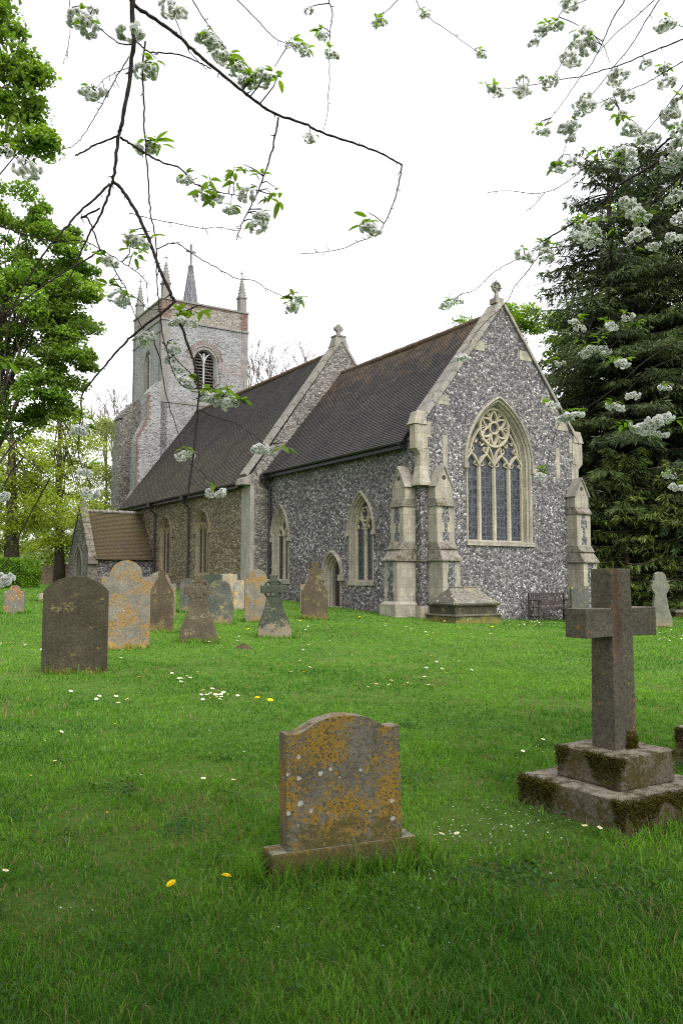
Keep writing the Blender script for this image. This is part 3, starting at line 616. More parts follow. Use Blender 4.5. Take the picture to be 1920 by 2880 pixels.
for k in range(8):                                            # pale lozenge lead work
    for j in range(3):
        a0, a1 = k * math.pi / 4 + .39, (k + 1) * math.pi / 4 + .39; z0, z1 = 20.8 + j * .9, 21.7 + j * .9
        rr = lambda z: (.49 + (.12 - .49) * (z - 21.4) / 2.6 if z > 21.4 else .60 + (.49 - .60) * (z - 20.6) / .8) + .005
        for p, q in ((a0, a1), (a1, a0)): w.tube([(cx + rr(z0) * math.cos(p), cy + rr(z0) * math.sin(p), z0), (cx + rr((z0 + z1) / 2) * .94 * math.cos((p + q) / 2), cy + rr((z0 + z1) / 2) * .94 * math.sin((p + q) / 2), (z0 + z1) / 2), (cx + rr(z1) * math.cos(q), cy + rr(z1) * math.sin(q), z1)], .03, 4)
part(w, 'lead_roll', m_plain('pale_lead', (.20, .195, .21), .6, .3), sp_)
w = MB(); w.tube([(cx, cy, 23.95), (cx, cy, 25.6)], .075, 8); w.box((cx - .36, cy - .05, 25.0), (cx + .36, cy + .05, 25.13)); w.tube([(cx, cy, 23.93), (cx, cy, 24.02)], .18, 8); part(w, 'cross', M_LEAD, sp_)
def belfry(M, c, h, zs, rise, zb, nl=12):
    w = MB(); w.loft(archc(lambda o: arch(c, h, zs, rise, zb, o), [(.14, .1), (.14, -.012), (0, -.016), (0, .06), (-.08, .14), (-.08, .4)], M), closed=False); w.box((c - h - .2, -.08, zb - .14), (c + h + .2, .4, zb), M=M)
    root = part(w, 'belfry_window', M_TSTONE)
    w = MB(); hi = h - .08
    w.bar([(c, zb), (c, zs + .72 * rise)], .13, .12, .28, M)
    for sg in (-1, 1):
        w.bar(curve([(c, zs - .06), (c + sg * hi * .24, zs + rise * .44), (c + sg * hi * .55, zs + rise * .72)], 8), .09, .13, .27, M)
        w.bar(curve([(c, zs + .1), (c + sg * hi * .3, zs + rise * .5)], 6), .06, .14, .26, M)
    part(w, 'mullion', M_WHITEM, root)
    w = MB()
    for k in range(nl):
        z = zb + .06 + k * (zs + rise * .62 - zb) / nl; f = 1 if z < zs else max(.2, math.sqrt(max(0, 1 - ((z - zs) / (rise * 1.05)) ** 2)))
        for sg in (-1, 1):
            u0, u1 = sorted((c + sg * .05, c + sg * (hi + .02) * f)); w.hexa([M(u0, .20, z), M(u1, .20, z), M(u1, .22, z - .02), M(u0, .22, z - .02)], [M(u0, .33, z + .085), M(u1, .33, z + .085), M(u1, .35, z + .06), M(u0, .35, z + .06)])
    part(w, 'louvre', M_LOUVRE, root)
    w = MB(); w.prism(arch(c, h, zs, rise, zb), M, .45, .48); part(w, 'backing', M_BLACK, root)
    return root
bw = belfry(ME(TY0), BW['c'], BW['h'], BW['zs'], BW['rise'], 14.25)
w = MB(); M = ME(TY0)
for k in range(23):                                           # radiating brick arch
    a = math.pi * (k + .5) / 23; a0, a1 = a - .036, a + .036; P = lambda r_, t: (BW['c'] + r_ * math.cos(t), BW['zs'] + .12 + r_ * math.sin(t))
    q = [P(1.02, a0), P(1.02, a1), P(1.33, a1), P(1.33, a0)]; w.prism(q, M, -.006, .05)
part(w, 'brick_arch', M_BRICK, bw)
w = MB(); w.loft([[M(BW['c'] + r_ * math.cos(math.pi * k / 20), d, BW['zs'] + .1 + r_ * math.sin(math.pi * k / 20)) for k in range(21)] for r_, d in ((.95, 0), (.95, -.06), (1.01, -.06), (1.01, 0))], closed=False); part(w, 'hood_mould', M_COPE, bw)
belfry(MS(TX0), 32.3, .62, 16.4, .8, 14.25)
w = MB(); zt = 15.58                                          # initials set in brick on the tower face
def strokes(u, kind):
    b = lambda x0, z0, x1, z1: w.box((u + x0, TY0 - .006, zt + z0), (u + x1, TY0 + .05, zt + z1))
    if kind == 'I': b(-.07, 0, .07, .75)
    if kind == 'N':
        b(-.22, 0, -.10, .75); b(.10, 0, .22, .75); w.prism([(u - .10, zt + .74), (u - .10, zt + .55), (u + .10, zt + .01), (u + .10, zt + .2)], M, -.006, .05)
    if kind == 'O': b(-.24, 0, -.12, .75); b(.12, 0, .24, .75); b(-.119, .62, .119, .75); b(-.119, 0, .119, .13)
M_FADED = m_plain('faded_brick', (.215, .168, .15), .85, .2, .4, 9)
for u, k in ((2.55, 'I'), (3.2, 'I'), (5.78, 'N'), (6.33, 'I'), (7.0, 'O')): w = MB(); strokes(u, k); part(w, 'brick_letter', M_FADED)
# tower buttresses
w = MB(); Mb = ME(TY0 - .02)
w.prism([(TX0 + .01, ZB), (TX0 + .01, 14.5), (1.15, 14.45), (.55, 13.7), (.55, 13.35), (.47, 13.2), (.47, 11.9), (.30, 11.5), (.02, 11.0), (-.15, 10.45), (-.18, 7.2), (-.45, 6.7), (-.45, ZB)], Mb, 0, 1.3)
tb = part(w, 'tower_buttress', M_TOWER)
w = MB()
for k in range(16):
    z = 10.5 + k * .19; u = -.16 if z < 10.8 else (.03 + (z - 11) * .5 if z < 11.9 else .47)
    w.box((u - .01, TY0 - .026, z), (u + (.24 if k % 2 else .13), TY0 + .1, z + .17))
for k in range(0, 15): w.box((-.185, TY0 - .026, 7.3 + k * .205), (-.18 + (.16 if k % 2 else .07), TY0 + .1, 7.3 + k * .205 + .204))
part(w, 'brick_dressing', M_BRICK, tb)
w = MB(); w.prism([(TX0 + .01, ZB), (TX0 + .01, 14.1), (1.0, 13.9), (.1, 12.9), (.1, 12.6), (.02, 12.5), (-.1, 6), (-.45, 5.6), (-.45, ZB)], ME(34.0), 0, 1.4)
w.box((.0, 33.9, 12.62), (.2, 35.5, 12.72)); part(w, 'tower_buttress', M_NGABLE)
# porch
PX0, PX1, PC, PY0, PY1 = -4.62, NX0 - .001, 26.15, 24.12, 28.2
w = MB(); pd = dict(c=26.3, h=.82, zs=2.05, rise=1.25)
w.prism([(PY0, ZB), (PY1, ZB), (PY1, 2.7), (PC, 5.5), (PY0, 2.7)], MS(PX0), 0, .4, holes=[arch(pd['c'], pd['h'], pd['zs'], pd['rise'], ZB + .05, .04)])
w.box((PX0 + .401, PY0, ZB), (PX1, PY0 + .4, 2.75)); w.box((PX0 + .401, PY1 - .4, ZB), (PX1, PY1, 2.75))
pw = part(w, 'porch_wall', M_FLINT)
w = MB(); roof_slope(w, PX0 + .35, PX1, PY0 - .26, 2.56, PC, 5.42, M=lambda x, y, z: (y, x, z)); roof_slope(w, PX0 + .35, PX1, 2 * PC - PY0 + .26, 2.56, PC, 5.42, M=lambda x, y, z: (y, x, z))
m2 = m_roof('porch_tiles', (.055, .030, .019), (.105, .060, .037), (.048, .034, .021), 0, .083, (.060, .051, .016), .43, (0, 8)); pr = part(w, 'porch_roof', m2, weld=False)
w = MB()
for k in range(9): w.tube([(PX0 + .4 + k * .37, PC, 5.41 + .015 * random.random()), (PX0 + .75 + k * .37, PC, 5.41)], .10 + .008 * (k % 2), 8)
part(w, 'ridge_tiles', M_COPE, pr)
w = MB()
for sg in (-1, 1):
    f = (lambda y: y) if sg < 0 else (lambda y: 2 * PC - y)
    for k in range(9):
        a, b = k / 9, (k + 1) / 9 - .003; P = lambda t, h, x: (x, f(PY0 - .12 + (PC - PY0 + .12) * t - h * .78), 2.62 + 2.98 * t + h * .6)
        w.hexa([P(a, 0, PX0 - .05), P(b, 0, PX0 - .05), P(b, 0, PX0 + .42), P(a, 0, PX0 + .42)], [P(a, .14, PX0 - .03), P(b, .14, PX0 - .03), P(b, .14, PX0 + .40), P(a, .14, PX0 + .40)])
    y0, y1 = sorted((f(PY0 - .2), f(PY0 + .25))); w.box((PX0 - .06, y0, 2.3), (PX0 + .5, y1, 2.72)); w.box((PX0 - .012, y0 + .19, ZB), (PX0 + .45, y1 - .001, 2.299)) if sg > 0 else w.box((PX0 - .012, f(PY0) - .02, ZB), (PX0 + .5, y1 - .03, 2.299))
w.box((PX0 - .08, PC - .17, 5.55), (PX0 + .34, PC + .17, 5.75)); w.hexa([(PX0 + .02, PC - .12, 5.75), (PX0 + .26, PC - .12, 5.75), (PX0 + .26, PC + .12, 5.75), (PX0 + .02, PC + .12, 5.75)], [(PX0 + .12, PC - .03, 6.45), (PX0 + .16, PC - .03, 6.45), (PX0 + .16, PC + .03, 6.45), (PX0 + .12, PC + .03, 6.45)])
part(w, 'porch_coping', M_MOSSY, bevel=.015)
w = MB(); w.loft(archc(lambda o: arch(pd['c'], pd['h'], pd['zs'], pd['rise'], ZB, o), [(.22, .1), (.22, -.014), (.06, -.02), (.02, .06), (-.06, .1), (-.06, .22), (-.14, .28), (-.14, .41)], MS(PX0)), closed=False); part(w, 'porch_arch', M_STONE)
w = MB(); w.box((PX0 + .401, PY0 + .401, ZB + .1), (PX1, PY1 - .401, .3)); part(w, 'porch_floor', M_DARK)
def cpt(b, a, z=0):                                          # a church-frame point in the world
    c, s_ = math.cos(TH), math.sin(TH); return Vector((O.x + b * c - a * s_, O.y + b * s_ + a * c, z))
# ------------------------------------------------------------------ gravestones
def half(pts): return [(-u, z) for u, z in pts] + [(u, z) for u, z in reversed(pts)]   # pts: left-half |u| from the base up
def arc(cu, cz, r, a0, a1, n=8): return [(cu + r * math.cos(R(a0 + (a1 - a0) * i / n)), cz + r * math.sin(R(a0 + (a1 - a0) * i / n))) for i in range(n + 1)]
def o_round(w, h, rise=.45):                                 # segmental or round head
    a = w / 2; r_ = rise * w; Rr = (a * a + r_ * r_) / (2 * r_); t = math.degrees(math.asin(min(1, a / Rr))) if r_ <= a else 90
    return half([(a, -.3)] + [(Rr * math.sin(R(t * (1 - i / 10))), h - Rr + Rr * math.cos(R(t * (1 - i / 10)))) for i in range(10)]) [:] 
def o_shoulder(w, h, hr=.34, sh=.12):                        # round head on scooped shoulders
    a = w / 2; r_ = hr * w; zc = h - r_
    pts = [(a, -.3), (a, zc - sh * .8), (a * .99, zc - sh * .2), (a * .93, zc - .01), (a * .86, zc - .02), (r_ + .015, zc - sh * .25), (r_, zc)] + [(r_ * math.cos(R(t)), zc + r_ * math.sin(R(t))) for t in range(12, 90, 11)]
    return half(pts)
def o_ogee(w, h, d=.07):                                     # serpentine head with square corners
    a = w / 2; return half([(a, -.3), (a, h - d), (a * .82, h - d * 1.08), (a * .68, h - d * .86), (a * .55, h - d * .52), (a * .36, h - d * .18), (a * .16, h - d * .03), (.012, h)])
def o_point(w, h):                                           # gabled head ending in a trefoil
    a = w / 2; return half([(a, -.3), (a * .97, h * .08), (a * .88, h * .12), (a * .88, h * .55), (a * .80, h * .66), (a * .30, h * .86), (a * .20, h * .89), (a * .27, h * .92), (a * .24, h * .955), (a * .12, h * .95), (a * .14, h * .985), (a * .05, h)])
def o_latin(w, h):                                           # cross rising from scrolled shoulders
    a = w / 2; return half([(a, -.3), (a, h * .50), (a * .92, h * .515), (a * .85, h * .53), (a * .80, h * .57), (a * .56, h * .66), (a * .46, h * .72), (a * .30, h * .765), (a * .36, h * .785), (a * .62, h * .785), (a * .62, h * .87), (a * .36, h * .87), (a * .28, h * .89), (a * .33, h), (.01, h)])
def o_disc(w, h):                                            # disc-headed cross with short arms
    a = w / 2; pts = [(a, -.3), (a, h * .16), (a * .84, h * .27), (a * .72, h * .33), (a * .52, h * .60), (a * .66, h * .64), (a * .82, h * .70), (a * .84, h * .75), (a * .72, h * .795), (a * .72, h * .82), (a * .86, h * .825), (a * .86, h * .845), (a * .56, h * .845), (a * .54, h * .90), (a * .42, h * .965), (a * .2, h * .995), (.01, h)]
    return half(pts)
def o_celtic(w, h, arm=.29):
    a = w / 2; zc = h * .775; r_ = h * .165; ax = arm * w + .06; aw = h * .062
    pts = [(a, -.3), (a * .98, h * .10), (a * .86, h * .24), (a * .66, h * .38), (a * .50, h * .50), (a * .46, h * .57)]
    pts += [(r_ * math.cos(R(t)), zc + r_ * math.sin(R(t))) for t in range(-52, -19, 8)] + [(ax, zc - aw), (ax, zc + aw)]
    pts += [(r_ * math.cos(R(t)), zc + r_ * math.sin(R(t))) for t in range(20, 71, 8)] + [(aw * 1.15, h), (.01, h)]
    holes = [[(sx * zz * .5 * r_ + 0, 0)] for sx in () for zz in ()]
    hs_ = []
    for sx in (-1, 1):
        for sz in (-1, 1):
            c = Vector((sx * r_ * .47, zc + sz * r_ * .47)); t = Vector((-sz * sx * 1, 1)).normalized(); n_ = Vector((sx, sz)).normalized()
            hs_.append([tuple(c + n_ * q[0] * r_ * .19 + Vector((n_.y, -n_.x)) * q[1] * r_ * .20) for q in ((-1.1, 0), (.1, .75), (.8, .55), (.8, -.55), (.1, -.75))])
    return half(pts), hs_
def slab(o, name, outline, th, mat, parent=None, holes=(), bevel=.016, tilt=0):
    w = MB(); w.prism(outline, lambda u, d, z: (u, d, z), 0, th, holes=holes)
    b = w.build(name, mat, parent, bevel=bevel, seg=2)
    return b
def grave(name, label, mat, shape, px, py, wpx, pyt, rot=18, th=.11, lean=(0, 0), cat='gravestone', group=None, sub=None, **k):
    P = gpt(px, py); w = wpx / F * P.y / math.cos(R(rot)) * 1.0; h = (py - pyt) / F * P.y
    ol = shape(w, h, **k); holes = ()
    if isinstance(ol, tuple): ol, holes = ol
    mb = MB(); mb.prism(ol, lambda u, d, z: (u, d, z), 0, th, holes=holes)
    if not sub:
        o = mb.build(name, mat, None, bevel=.014, seg=2); o.location = P; o.rotation_euler = (R(lean[0]), R(lean[1]), R(rot)); tag(o, label, cat, group); return o
    root = empty(name, P, 0, label, cat, group); root.rotation_euler = (R(lean[0]), R(lean[1]), R(rot))
    mb.build('stone_slab', mat, root, bevel=.014, seg=2); sub(root, w, h, th); return root
G_BROWN = m_grave('grave_brown', (.085, .066, .042), .18, (.16, .13, .05), .12, .35, (.10, .075, .02))
G_DARK = m_grave('grave_dark', (.056, .048, .030), .02, (.16, .13, .05), .10, .45, (.12, .085, .02), mossz=(.0, .14))
G_LICH = m_grave('grave_lichen', (.185, .172, .14), .45, (.20, .115, .03), .5, .25, (.2, .12, .03))
G_LICHW = m_grave('grave_lichen_pale', (.185, .165, .135), .33, (.24, .13, .045), .85, 0)
G_GREY = m_grave('grave_grey', (.092, .095, .078), .12, (.22, .18, .06), .2, .4, (.15, .11, .05))
G_GREEN = m_grave('grave_green', (.056, .066, .048), .05, (.2, .2, .1), .12, .55, (.13, .105, .075), mossz=(.1, .5))
G_CELT = m_grave('grave_celtic_brown', (.105, .085, .056), .1, (.2, .18, .1), .3, .2)
G_PALE = m_grave('grave_pale', (.28, .26, .215), .25, (.34, .22, .09), .4, .1)
G_FRONT = m_grave('grave_front', (.150, .135, .105), .64, (.185, .110, .014), .85, .78, (.055, .046, .016), scale=1.15, mossz=(-.02, .34))
G_CROSS = m_grave('cross_stone', (.09, .072, .05), .08, (.24, .12, .02), .06, .35, (.10, .055, .02))
G_BASE = m_grave('cross_base_stone', (.155, .130, .095), 0, white=.3, moss=1.12, mcol=(.040, .031, .008), mossz=(-10, -9))
def low_plinth(root, w, h, th, ww=1.25, hh=.16):
    m = MB(); m.box((-w * ww / 2, -.05, -.3), (w * ww / 2, th + .05, hh)); m.build('plinth', root.children[0].data.materials[0], root, bevel=.015, seg=2)
grave('gravestone', 'big dark brown headstone with a plain low arched top, at the left of the lawn', G_DARK, o_round, 209, 1896, 170, 1624, 14, .12, (-1, 0), rise=.24)
grave('gravestone', 'tall grey headstone with a round head on shoulders, covered in orange and white lichen', G_LICH, o_shoulder, 352, 1826, 128, 1578, 16, .12, (-2, 0), hr=.33, sh=.09)
grave('gravestone', 'brown gabled headstone ending in a small trefoil', G_BROWN, o_point, 451, 1780, 76, 1603, 15, .1, (-1, 1), cat='gravestone')
grave('gravestone', 'pale lichen speckled headstone half hidden behind the brown trefoil-topped stone', G_LICHW, o_shoulder, 446, 1737, 92, 1609, 12, .12, hr=.34, sh=.08)
grave('celtic_cross', 'short brown celtic wheel cross on a wide flared base', G_CELT, o_celtic, 558, 1809, 104, 1619, 14, .13, (-1, 0), 'cross')
grave('gravestone', 'grey round-shouldered headstone with an orange lichened foot, just right of the brown wheel cross', G_GREY, o_shoulder, 618, 1757, 70, 1632, 18, .11, hr=.42, sh=.03)
grave('gravestone', 'small dark rounded headstone peeping out left of the brown wheel cross', G_GREY, o_round, 528, 1722, 44, 1627, 12, .11, rise=.4)
grave('gravestone', 'square-topped greenish slab standing behind the grey round-shouldered headstone', G_GREEN, o_ogee, 597, 1722, 54, 1617, 12, .11, d=.01)
grave('gravestone', 'pale grey weathered headstone with a flat top by the nave wall', G_PALE, o_ogee, 643, 1706, 46, 1614, 14, .12, d=.02)
grave('gravestone', 'low pale headstone close against the left edge of the tall rusty stone', G_PALE, o_round, 677, 1716, 38, 1632, 14, .11, rise=.35)
grave('gravestone', 'tall rusty brown headstone with a wavy top, standing between the two wheel crosses', G_LICH, o_shoulder, 724, 1750, 68, 1602, 16, .11, (-1, 0), hr=.38, sh=.03)
grave('celtic_cross', 'greenish celtic wheel cross on a brown rough flared base', G_GREEN, o_celtic, 773, 1795, 94, 1619, 16, .13, (-1, -1), 'cross')
grave('gravestone', 'brown headstone carved as a latin cross on shoulders, in front of the priest door', G_BROWN, o_latin, 886, 1743, 71, 1581, 15, .12, (0, 0))
grave('gravestone', 'pale orange headstone half hidden behind the latin cross stone', G_LICHW, o_shoulder, 880, 1718, 70, 1622, 14, .1, hr=.3, sh=.04)
grave('gravestone', 'small pink and orange lichened headstone standing alone before the hedge', G_LICHW, o_shoulder, 39, 1727, 52, 1647, 10, .1, hr=.3, sh=.03)
grave('gravestone', 'olive square-shouldered headstone by the garden bench, half hidden by the big stone cross', G_GREY, o_ogee, 1632, 1752, 54, 1648, 20, .1, d=.03)
grave('gravestone', 'tall pale green disc-headed cross stone under the dark conifers', m_grave('grave_disc', (.15, .15, .115), 0, white=.15, moss=.4, mcol=(.13, .10, .06), mossz=(.1, .5)), o_disc, 1860, 1766, 66, 1610, 14, .13)
grave('gravestone', 'small white marker stone on the grass beside the hedge', G_PALE, o_ogee, 117, 1692, 15, 1668, 10, .1, d=.02)
# foreground stone
P = at(960, 1622, 4.5); P = Vector((0.005, 4.52, gz(0, 4.5)))
fs_ = empty('gravestone', P, R(21), 'squat foreground headstone with a serpentine top, thick with mustard lichen', 'gravestone')
fs_.rotation_euler = (R(-1.5), R(-.5), R(21))
W0, HT = .648, .80
sl = MB(); sl.prism(o_ogee(W0, HT, .075), lambda u, d, z: (u, d, z), -.06, .065)
so = sl.build('headstone_slab', G_FRONT, fs_, bevel=.010, seg=2)
pl = MB(); pl.box((-.41, -.068, -.35), (.41, .10, .135)); pl.build('plinth', G_FRONT, fs_, bevel=.016, seg=2)
# big stone cross on two steps
cp = Vector((1.868, 5.755, gz(1.868, 5.755)))
cz0 = cp.z
sc_ = empty('stone_cross', cp, TH, 'big plain stone cross with a rust streak, on two mossy square steps', 'cross')
w = MB(); zt, zb = 1.655 - cz0, .44 - cz0
t0, t1 = .100, .112; d0, d1 = .088, .098
def rq(a, b, z): return [(-a, -b, z), (a, -b, z), (a, b, z), (-a, b, z)]
z1, z2 = 1.195 - cz0, 1.385 - cz0
f = lambda z: (t1 + (t0 - t1) * (z - zb) / (zt - zb), d1 + (d0 - d1) * (z - zb) / (zt - zb))
prof = []
for sgn in (1,):
    pass
def cross_outline():
    a = lambda z: f(z)[0]
    L = [(a(zb - .05), zb - .05), (a(z1), z1), (.36, z1 - .003), (.36, z2 + .003), (a(z2), z2), (a(zt), zt)]
    return half(L)
w.prism(cross_outline(), lambda u, d, z: (u, d * f(z)[1], z), -1, 1)
rust = m_grave('cross_shaft', (.110, .096, .072), .10, (.22, .12, .02), .05, .22, (.06, .05, .02), mossz=(.38, .55))
def add_rust(mat):                                           # rust run down the east face of the shaft
    t = mat.node_tree; b = t.nodes['Principled BSDF']; src = b.inputs['Base Color'].links[0].from_socket
    tc = t.nodes.new('ShaderNodeTexCoord'); sp = t.nodes.new('ShaderNodeSeparateXYZ'); t.links.new(tc.outputs['Object'], sp.inputs[0])
    no = t.nodes.new('ShaderNodeTexNoise'); no.inputs['Scale'].default_value = 7; no.inputs['Detail'].default_value = 6
    mp = t.nodes.new('ShaderNodeMapping'); mp.inputs['Scale'].default_value = (3, 3, .7); t.links.new(tc.outputs['Object'], mp.inputs[0]); t.links.new(mp.outputs[0], no.inputs['Vector'])
    def M_(op, a, b_=0):
        m = t.nodes.new('ShaderNodeMath'); m.operation = op
        for i, v in enumerate((a, b_)):
            if hasattr(v, 'is_linked'): t.links.new(v, m.inputs[i])
            else: m.inputs[i].default_value = v
        return m.outputs[0]
    dx = M_('ABSOLUTE', M_('ADD', sp.outputs[0], .05)); k = M_('SUBTRACT', M_('MULTIPLY', no.outputs['Fac'], .12), M_('ADD', dx, .018))
    rm = t.nodes.new('ShaderNodeMapRange'); rm.inputs[1].default_value = -.01; rm.inputs[2].default_value = .035; rm.inputs[4].default_value = .6; t.links.new(k, rm.inputs[0])
    hz = t.nodes.new('ShaderNodeMapRange'); hz.inputs[1].default_value = .75; hz.inputs[2].default_value = 1.15; t.links.new(sp.outputs[2], hz.inputs[0])
    ff = M_('MULTIPLY', rm.outputs[0], hz.outputs[0])
    mx = t.nodes.new('ShaderNodeMix'); mx.data_type = 'RGBA'; mx.inputs[7].default_value = (.075, .026, .010, 1); t.links.new(ff, mx.inputs[0]); t.links.new(src, mx.inputs[6]); t.links.new(mx.outputs[2], b.inputs['Base Color'])
add_rust(rust)
w.build('shaft', rust, sc_, bevel=.006, seg=2)
def rough_block(a, z0, z1, n, amp, name, mat, par):          # a worn stone block: subdivided and lumpy
    bm = bmesh.new(); bmesh.ops.create_cube(bm, size=1)
    for v_ in bm.verts: v_.co = Vector((v_.co.x * 2 * a, v_.co.y * 2 * a, z0 + (v_.co.z + .5) * (z1 - z0)))
    bmesh.ops.bevel(bm, geom=[e for e in bm.edges], offset=.007, segments=1, affect='EDGES')
    bmesh.ops.subdivide_edges(bm, edges=[e for e in bm.edges if e.calc_length() > .2], cuts=n, use_grid_fill=True)
    from mathutils import noise
    for v_ in bm.verts:
        v_.co += v_.normal * (noise.fractal(v_.co * 16, 1, 2, 4) * amp * .7)
    bmesh.ops.recalc_face_normals(bm, faces=bm.faces)
    me = bpy.data.meshes.new(name); bm.to_mesh(me); bm.free(); me.materials.append(mat)
    o = bpy.data.objects.new(name, me); COL.objects.link(o); o.parent = par; return o
u = rough_block(.272, .232 - cz0, .44 - cz0, 10, .006, 'upper_step', G_BASE, sc_); l = rough_block(.455, -.35 - cz0, .23 - cz0, 14, .008, 'lower_step', G_BASE, sc_)
# moss cushions along the step edges
def moss_cushion(pts, parent, name='moss'):
    vs = []; fs = []; cs = []
    for (x, y, z, nx, ny, nz) in pts:
        for k in range(7):
            a = random.random() * 6.28; s_ = random.uniform(.006, .014); d = Vector((nx, ny, nz + .4)).normalized() * s_ + Vector((math.cos(a), math.sin(a), random.uniform(-.2, .8))) * s_ * .8
            b0 = Vector((x, y, z)) + Vector((random.gauss(0, .008), random.gauss(0, .008), random.gauss(0, .006))); t = d.orthogonal().normalized() * s_ * .35
            i = len(vs); vs += [b0 - t, b0 + t, b0 + d]; fs.append((i, i + 1, i + 2)); c = random.uniform(.5, 1.6); cs.append((.085 * c, .075 * c, .012 * c))
    return mesh_np(name, np.array(vs), np.array(fs), M_MOSSB, parent, np.array(cs))
M_MOSSB = m_leaf('moss_tuft', .2, .9)
def edge_pts(a, z, zlow, n, dens):
    out = []
    from mathutils import noise
    for i in range(n):
        t = random.uniform(-a, a); s_ = random.randrange(2)
        drop = abs(random.gauss(0, 1)) * (z - zlow) * .42
        if noise.noise(Vector((t * 4, s_ * 7 + z * 3, 1.7))) + .25 * dens - drop * 1.1 < .02: continue
        if drop > z - zlow: continue
        p = (t, -a - .004) if s_ else (-a - .004, t)
        if drop < .006: out.append((p[0] + (0 if s_ else .03 * random.random()), p[1] + (.03 * random.random() if s_ else 0), z + .002, 0, 0, 1))
        else: out.append((p[0], p[1], z - drop, 0 if s_ else -1, -1 if s_ else 0, .2))
    return out
moss_cushion(edge_pts(.272, .44 - cz0, .232 - cz0, 2600, .9) + edge_pts(.455, .23 - cz0, 0, 5200, 1.1), sc_)
mp_ = [(x, -.10, random.uniform(zb, zb + .13 * random.random()), 0, -1, .3) for x in [random.uniform(.0, .10) for _ in range(260)]]
moss_cushion(mp_, sc_)
# a second mossy kerb stone at the right edge
P2 = gpt(2030, 2150)
kb = empty('grave_kerb', P2, TH, 'mossy low stone block cut off by the right edge of the photo', 'stone block')
rough_block(.26, -.2, .30, 8, .012, 'stone_block', G_BASE, kb); moss_cushion(edge_pts(.26, .30, .0, 1500, 1.1), kb)
# chest tomb: near corner at (1281,1757)
pc = at(1281, 1757, 25.3); pc.z = gz(pc.x, pc.y)
ct = empty('chest_tomb', pc, TH, 'low chest tomb with a lichened hipped stone lid beside the corner buttress', 'tomb')
M_TOMB = m_grave('tomb_side', (.058, .052, .034), .1, (.2, .2, .08), .2, .45, (.09, .085, .02), scale=.8); M_LID = m_grave('tomb_lid', (.085, .077, .060), .08, (.22, .17, .05), 1.0, .25, (.12, .12, .03), scale=.6, mossz=(-9, -8))
A, B = 1.85, 1.5
w = MB(); tq = lambda e, z: [(-e, -e, z), (A + e, -e, z), (A + e, B + e, z), (-e, B + e, z)]
w.hexa(tq(0, -.4), tq(0, .21)); w.hexa(tq(.03, .2101), tq(-.02, .27)); w.hexa(tq(-.09, .2701), tq(-.09, .49))
for x0, x1 in ((.06, .62), (.68, 1.16), (1.22, 1.78)): w.box((x0 - .02, -.0 + .075, .285), (x0 + .04, .0901, .488))
w.build('chest', M_TOMB, ct, bevel=.012)
w = MB(); w.hexa(tq(-.08, .4901), tq(.0, .55)); w.hexa(tq(.0, .5501), tq(.0, .61)); w.add(tq(-.03, .6101) + [(.38, B / 2, 1.08), (A - .38, B / 2, 1.08)], [(0, 1, 5, 4), (1, 2, 5), (2, 3, 4, 5), (3, 0, 4), (3, 2, 1, 0)])
w.tube([(.36, B / 2, 1.08), (A - .36, B / 2, 1.08)], .04, 6)
w.build('lid', M_LID, ct, bevel=.012)
# bench
bp = cpt(4.55, -.95); bp.z = gz(bp.x, bp.y)
bn = empty('garden_bench', bp, TH, 'dark weathered slatted garden bench against the flint east wall', 'bench')
M_WOOD = m_plain('bench_teak', (.048, .038, .034), .75, .2, .45, 12)
def bpart(name, boxes):
    w = MB()
    for b in boxes: w.box(*b)
    return w.build(name, M_WOOD, bn, bevel=.004)
bn.scale = (1, 1, 1.12); LB = 1.85
for x in (0, LB - .07):
    bpart('leg', [((x, 0, -.1), (x + .07, .07, .64))]); bpart('leg', [((x + .002, .50, -.1), (x + .068, .57, .90))]); bpart('armrest', [((x - .005, -.06, .641), (x + .08, .50, .675))])
bpart('seat', [((.071, .02 + i * .1, .43), (LB - .071, .10 + i * .1, .455)) for i in range(5)] + [((.071, -.02, .36), (LB - .071, .015, .44))])
bpart('backrest', [((.07, .52, .82), (LB - .07, .56, .895)), ((.07, .52, .50), (LB - .07, .56, .56))] + [((.13 + i * .105, .53, .56), (.18 + i * .105, .55, .82)) for i in range(15)])
bpart('stretcher', [((.02, .07, .12), (.05, .5, .17)), ((LB - .05, .07, .12), (LB - .02, .5, .17))])
# ledger stone at the far right
q = gpt(1935, 1736); lg = empty('ledger_tomb', q, R(8), 'low ledger tomb with a pale flat slab at the right edge beneath the conifers', 'tomb')
w = MB(); w.box((-.6, 0, -.3), (1.6, .9, .20)); w.build('base', G_BROWN, lg, bevel=.02); w = MB(); w.box((-.66, -.06, .2003), (1.66, .96, .32)); w.build('slab', G_PALE, lg, bevel=.02)
# board fence behind the hedge
q = at(150, 1680, 52); fe = empty('board_fence', (q.x, 52, gz(q.x, 52)), R(4), 'low brown board fence beyond the hedge at the left', 'fence')
w = MB()
for k in range(16): w.box((-2.4 + k * .3, 0, -.1), (-2.12 + k * .3, .03, 1.15 + .02 * (k % 3)))
w.build('board', m_plain('fence_board', (.16, .11, .075), .8, .2, .3, 6), fe)
w = MB()
for k in range(4): w.box((-2.4 + k * 1.5, .031, -.2), (-2.3 + k * 1.5, .13, 1.25))
w.build('post', M_DARK, fe)
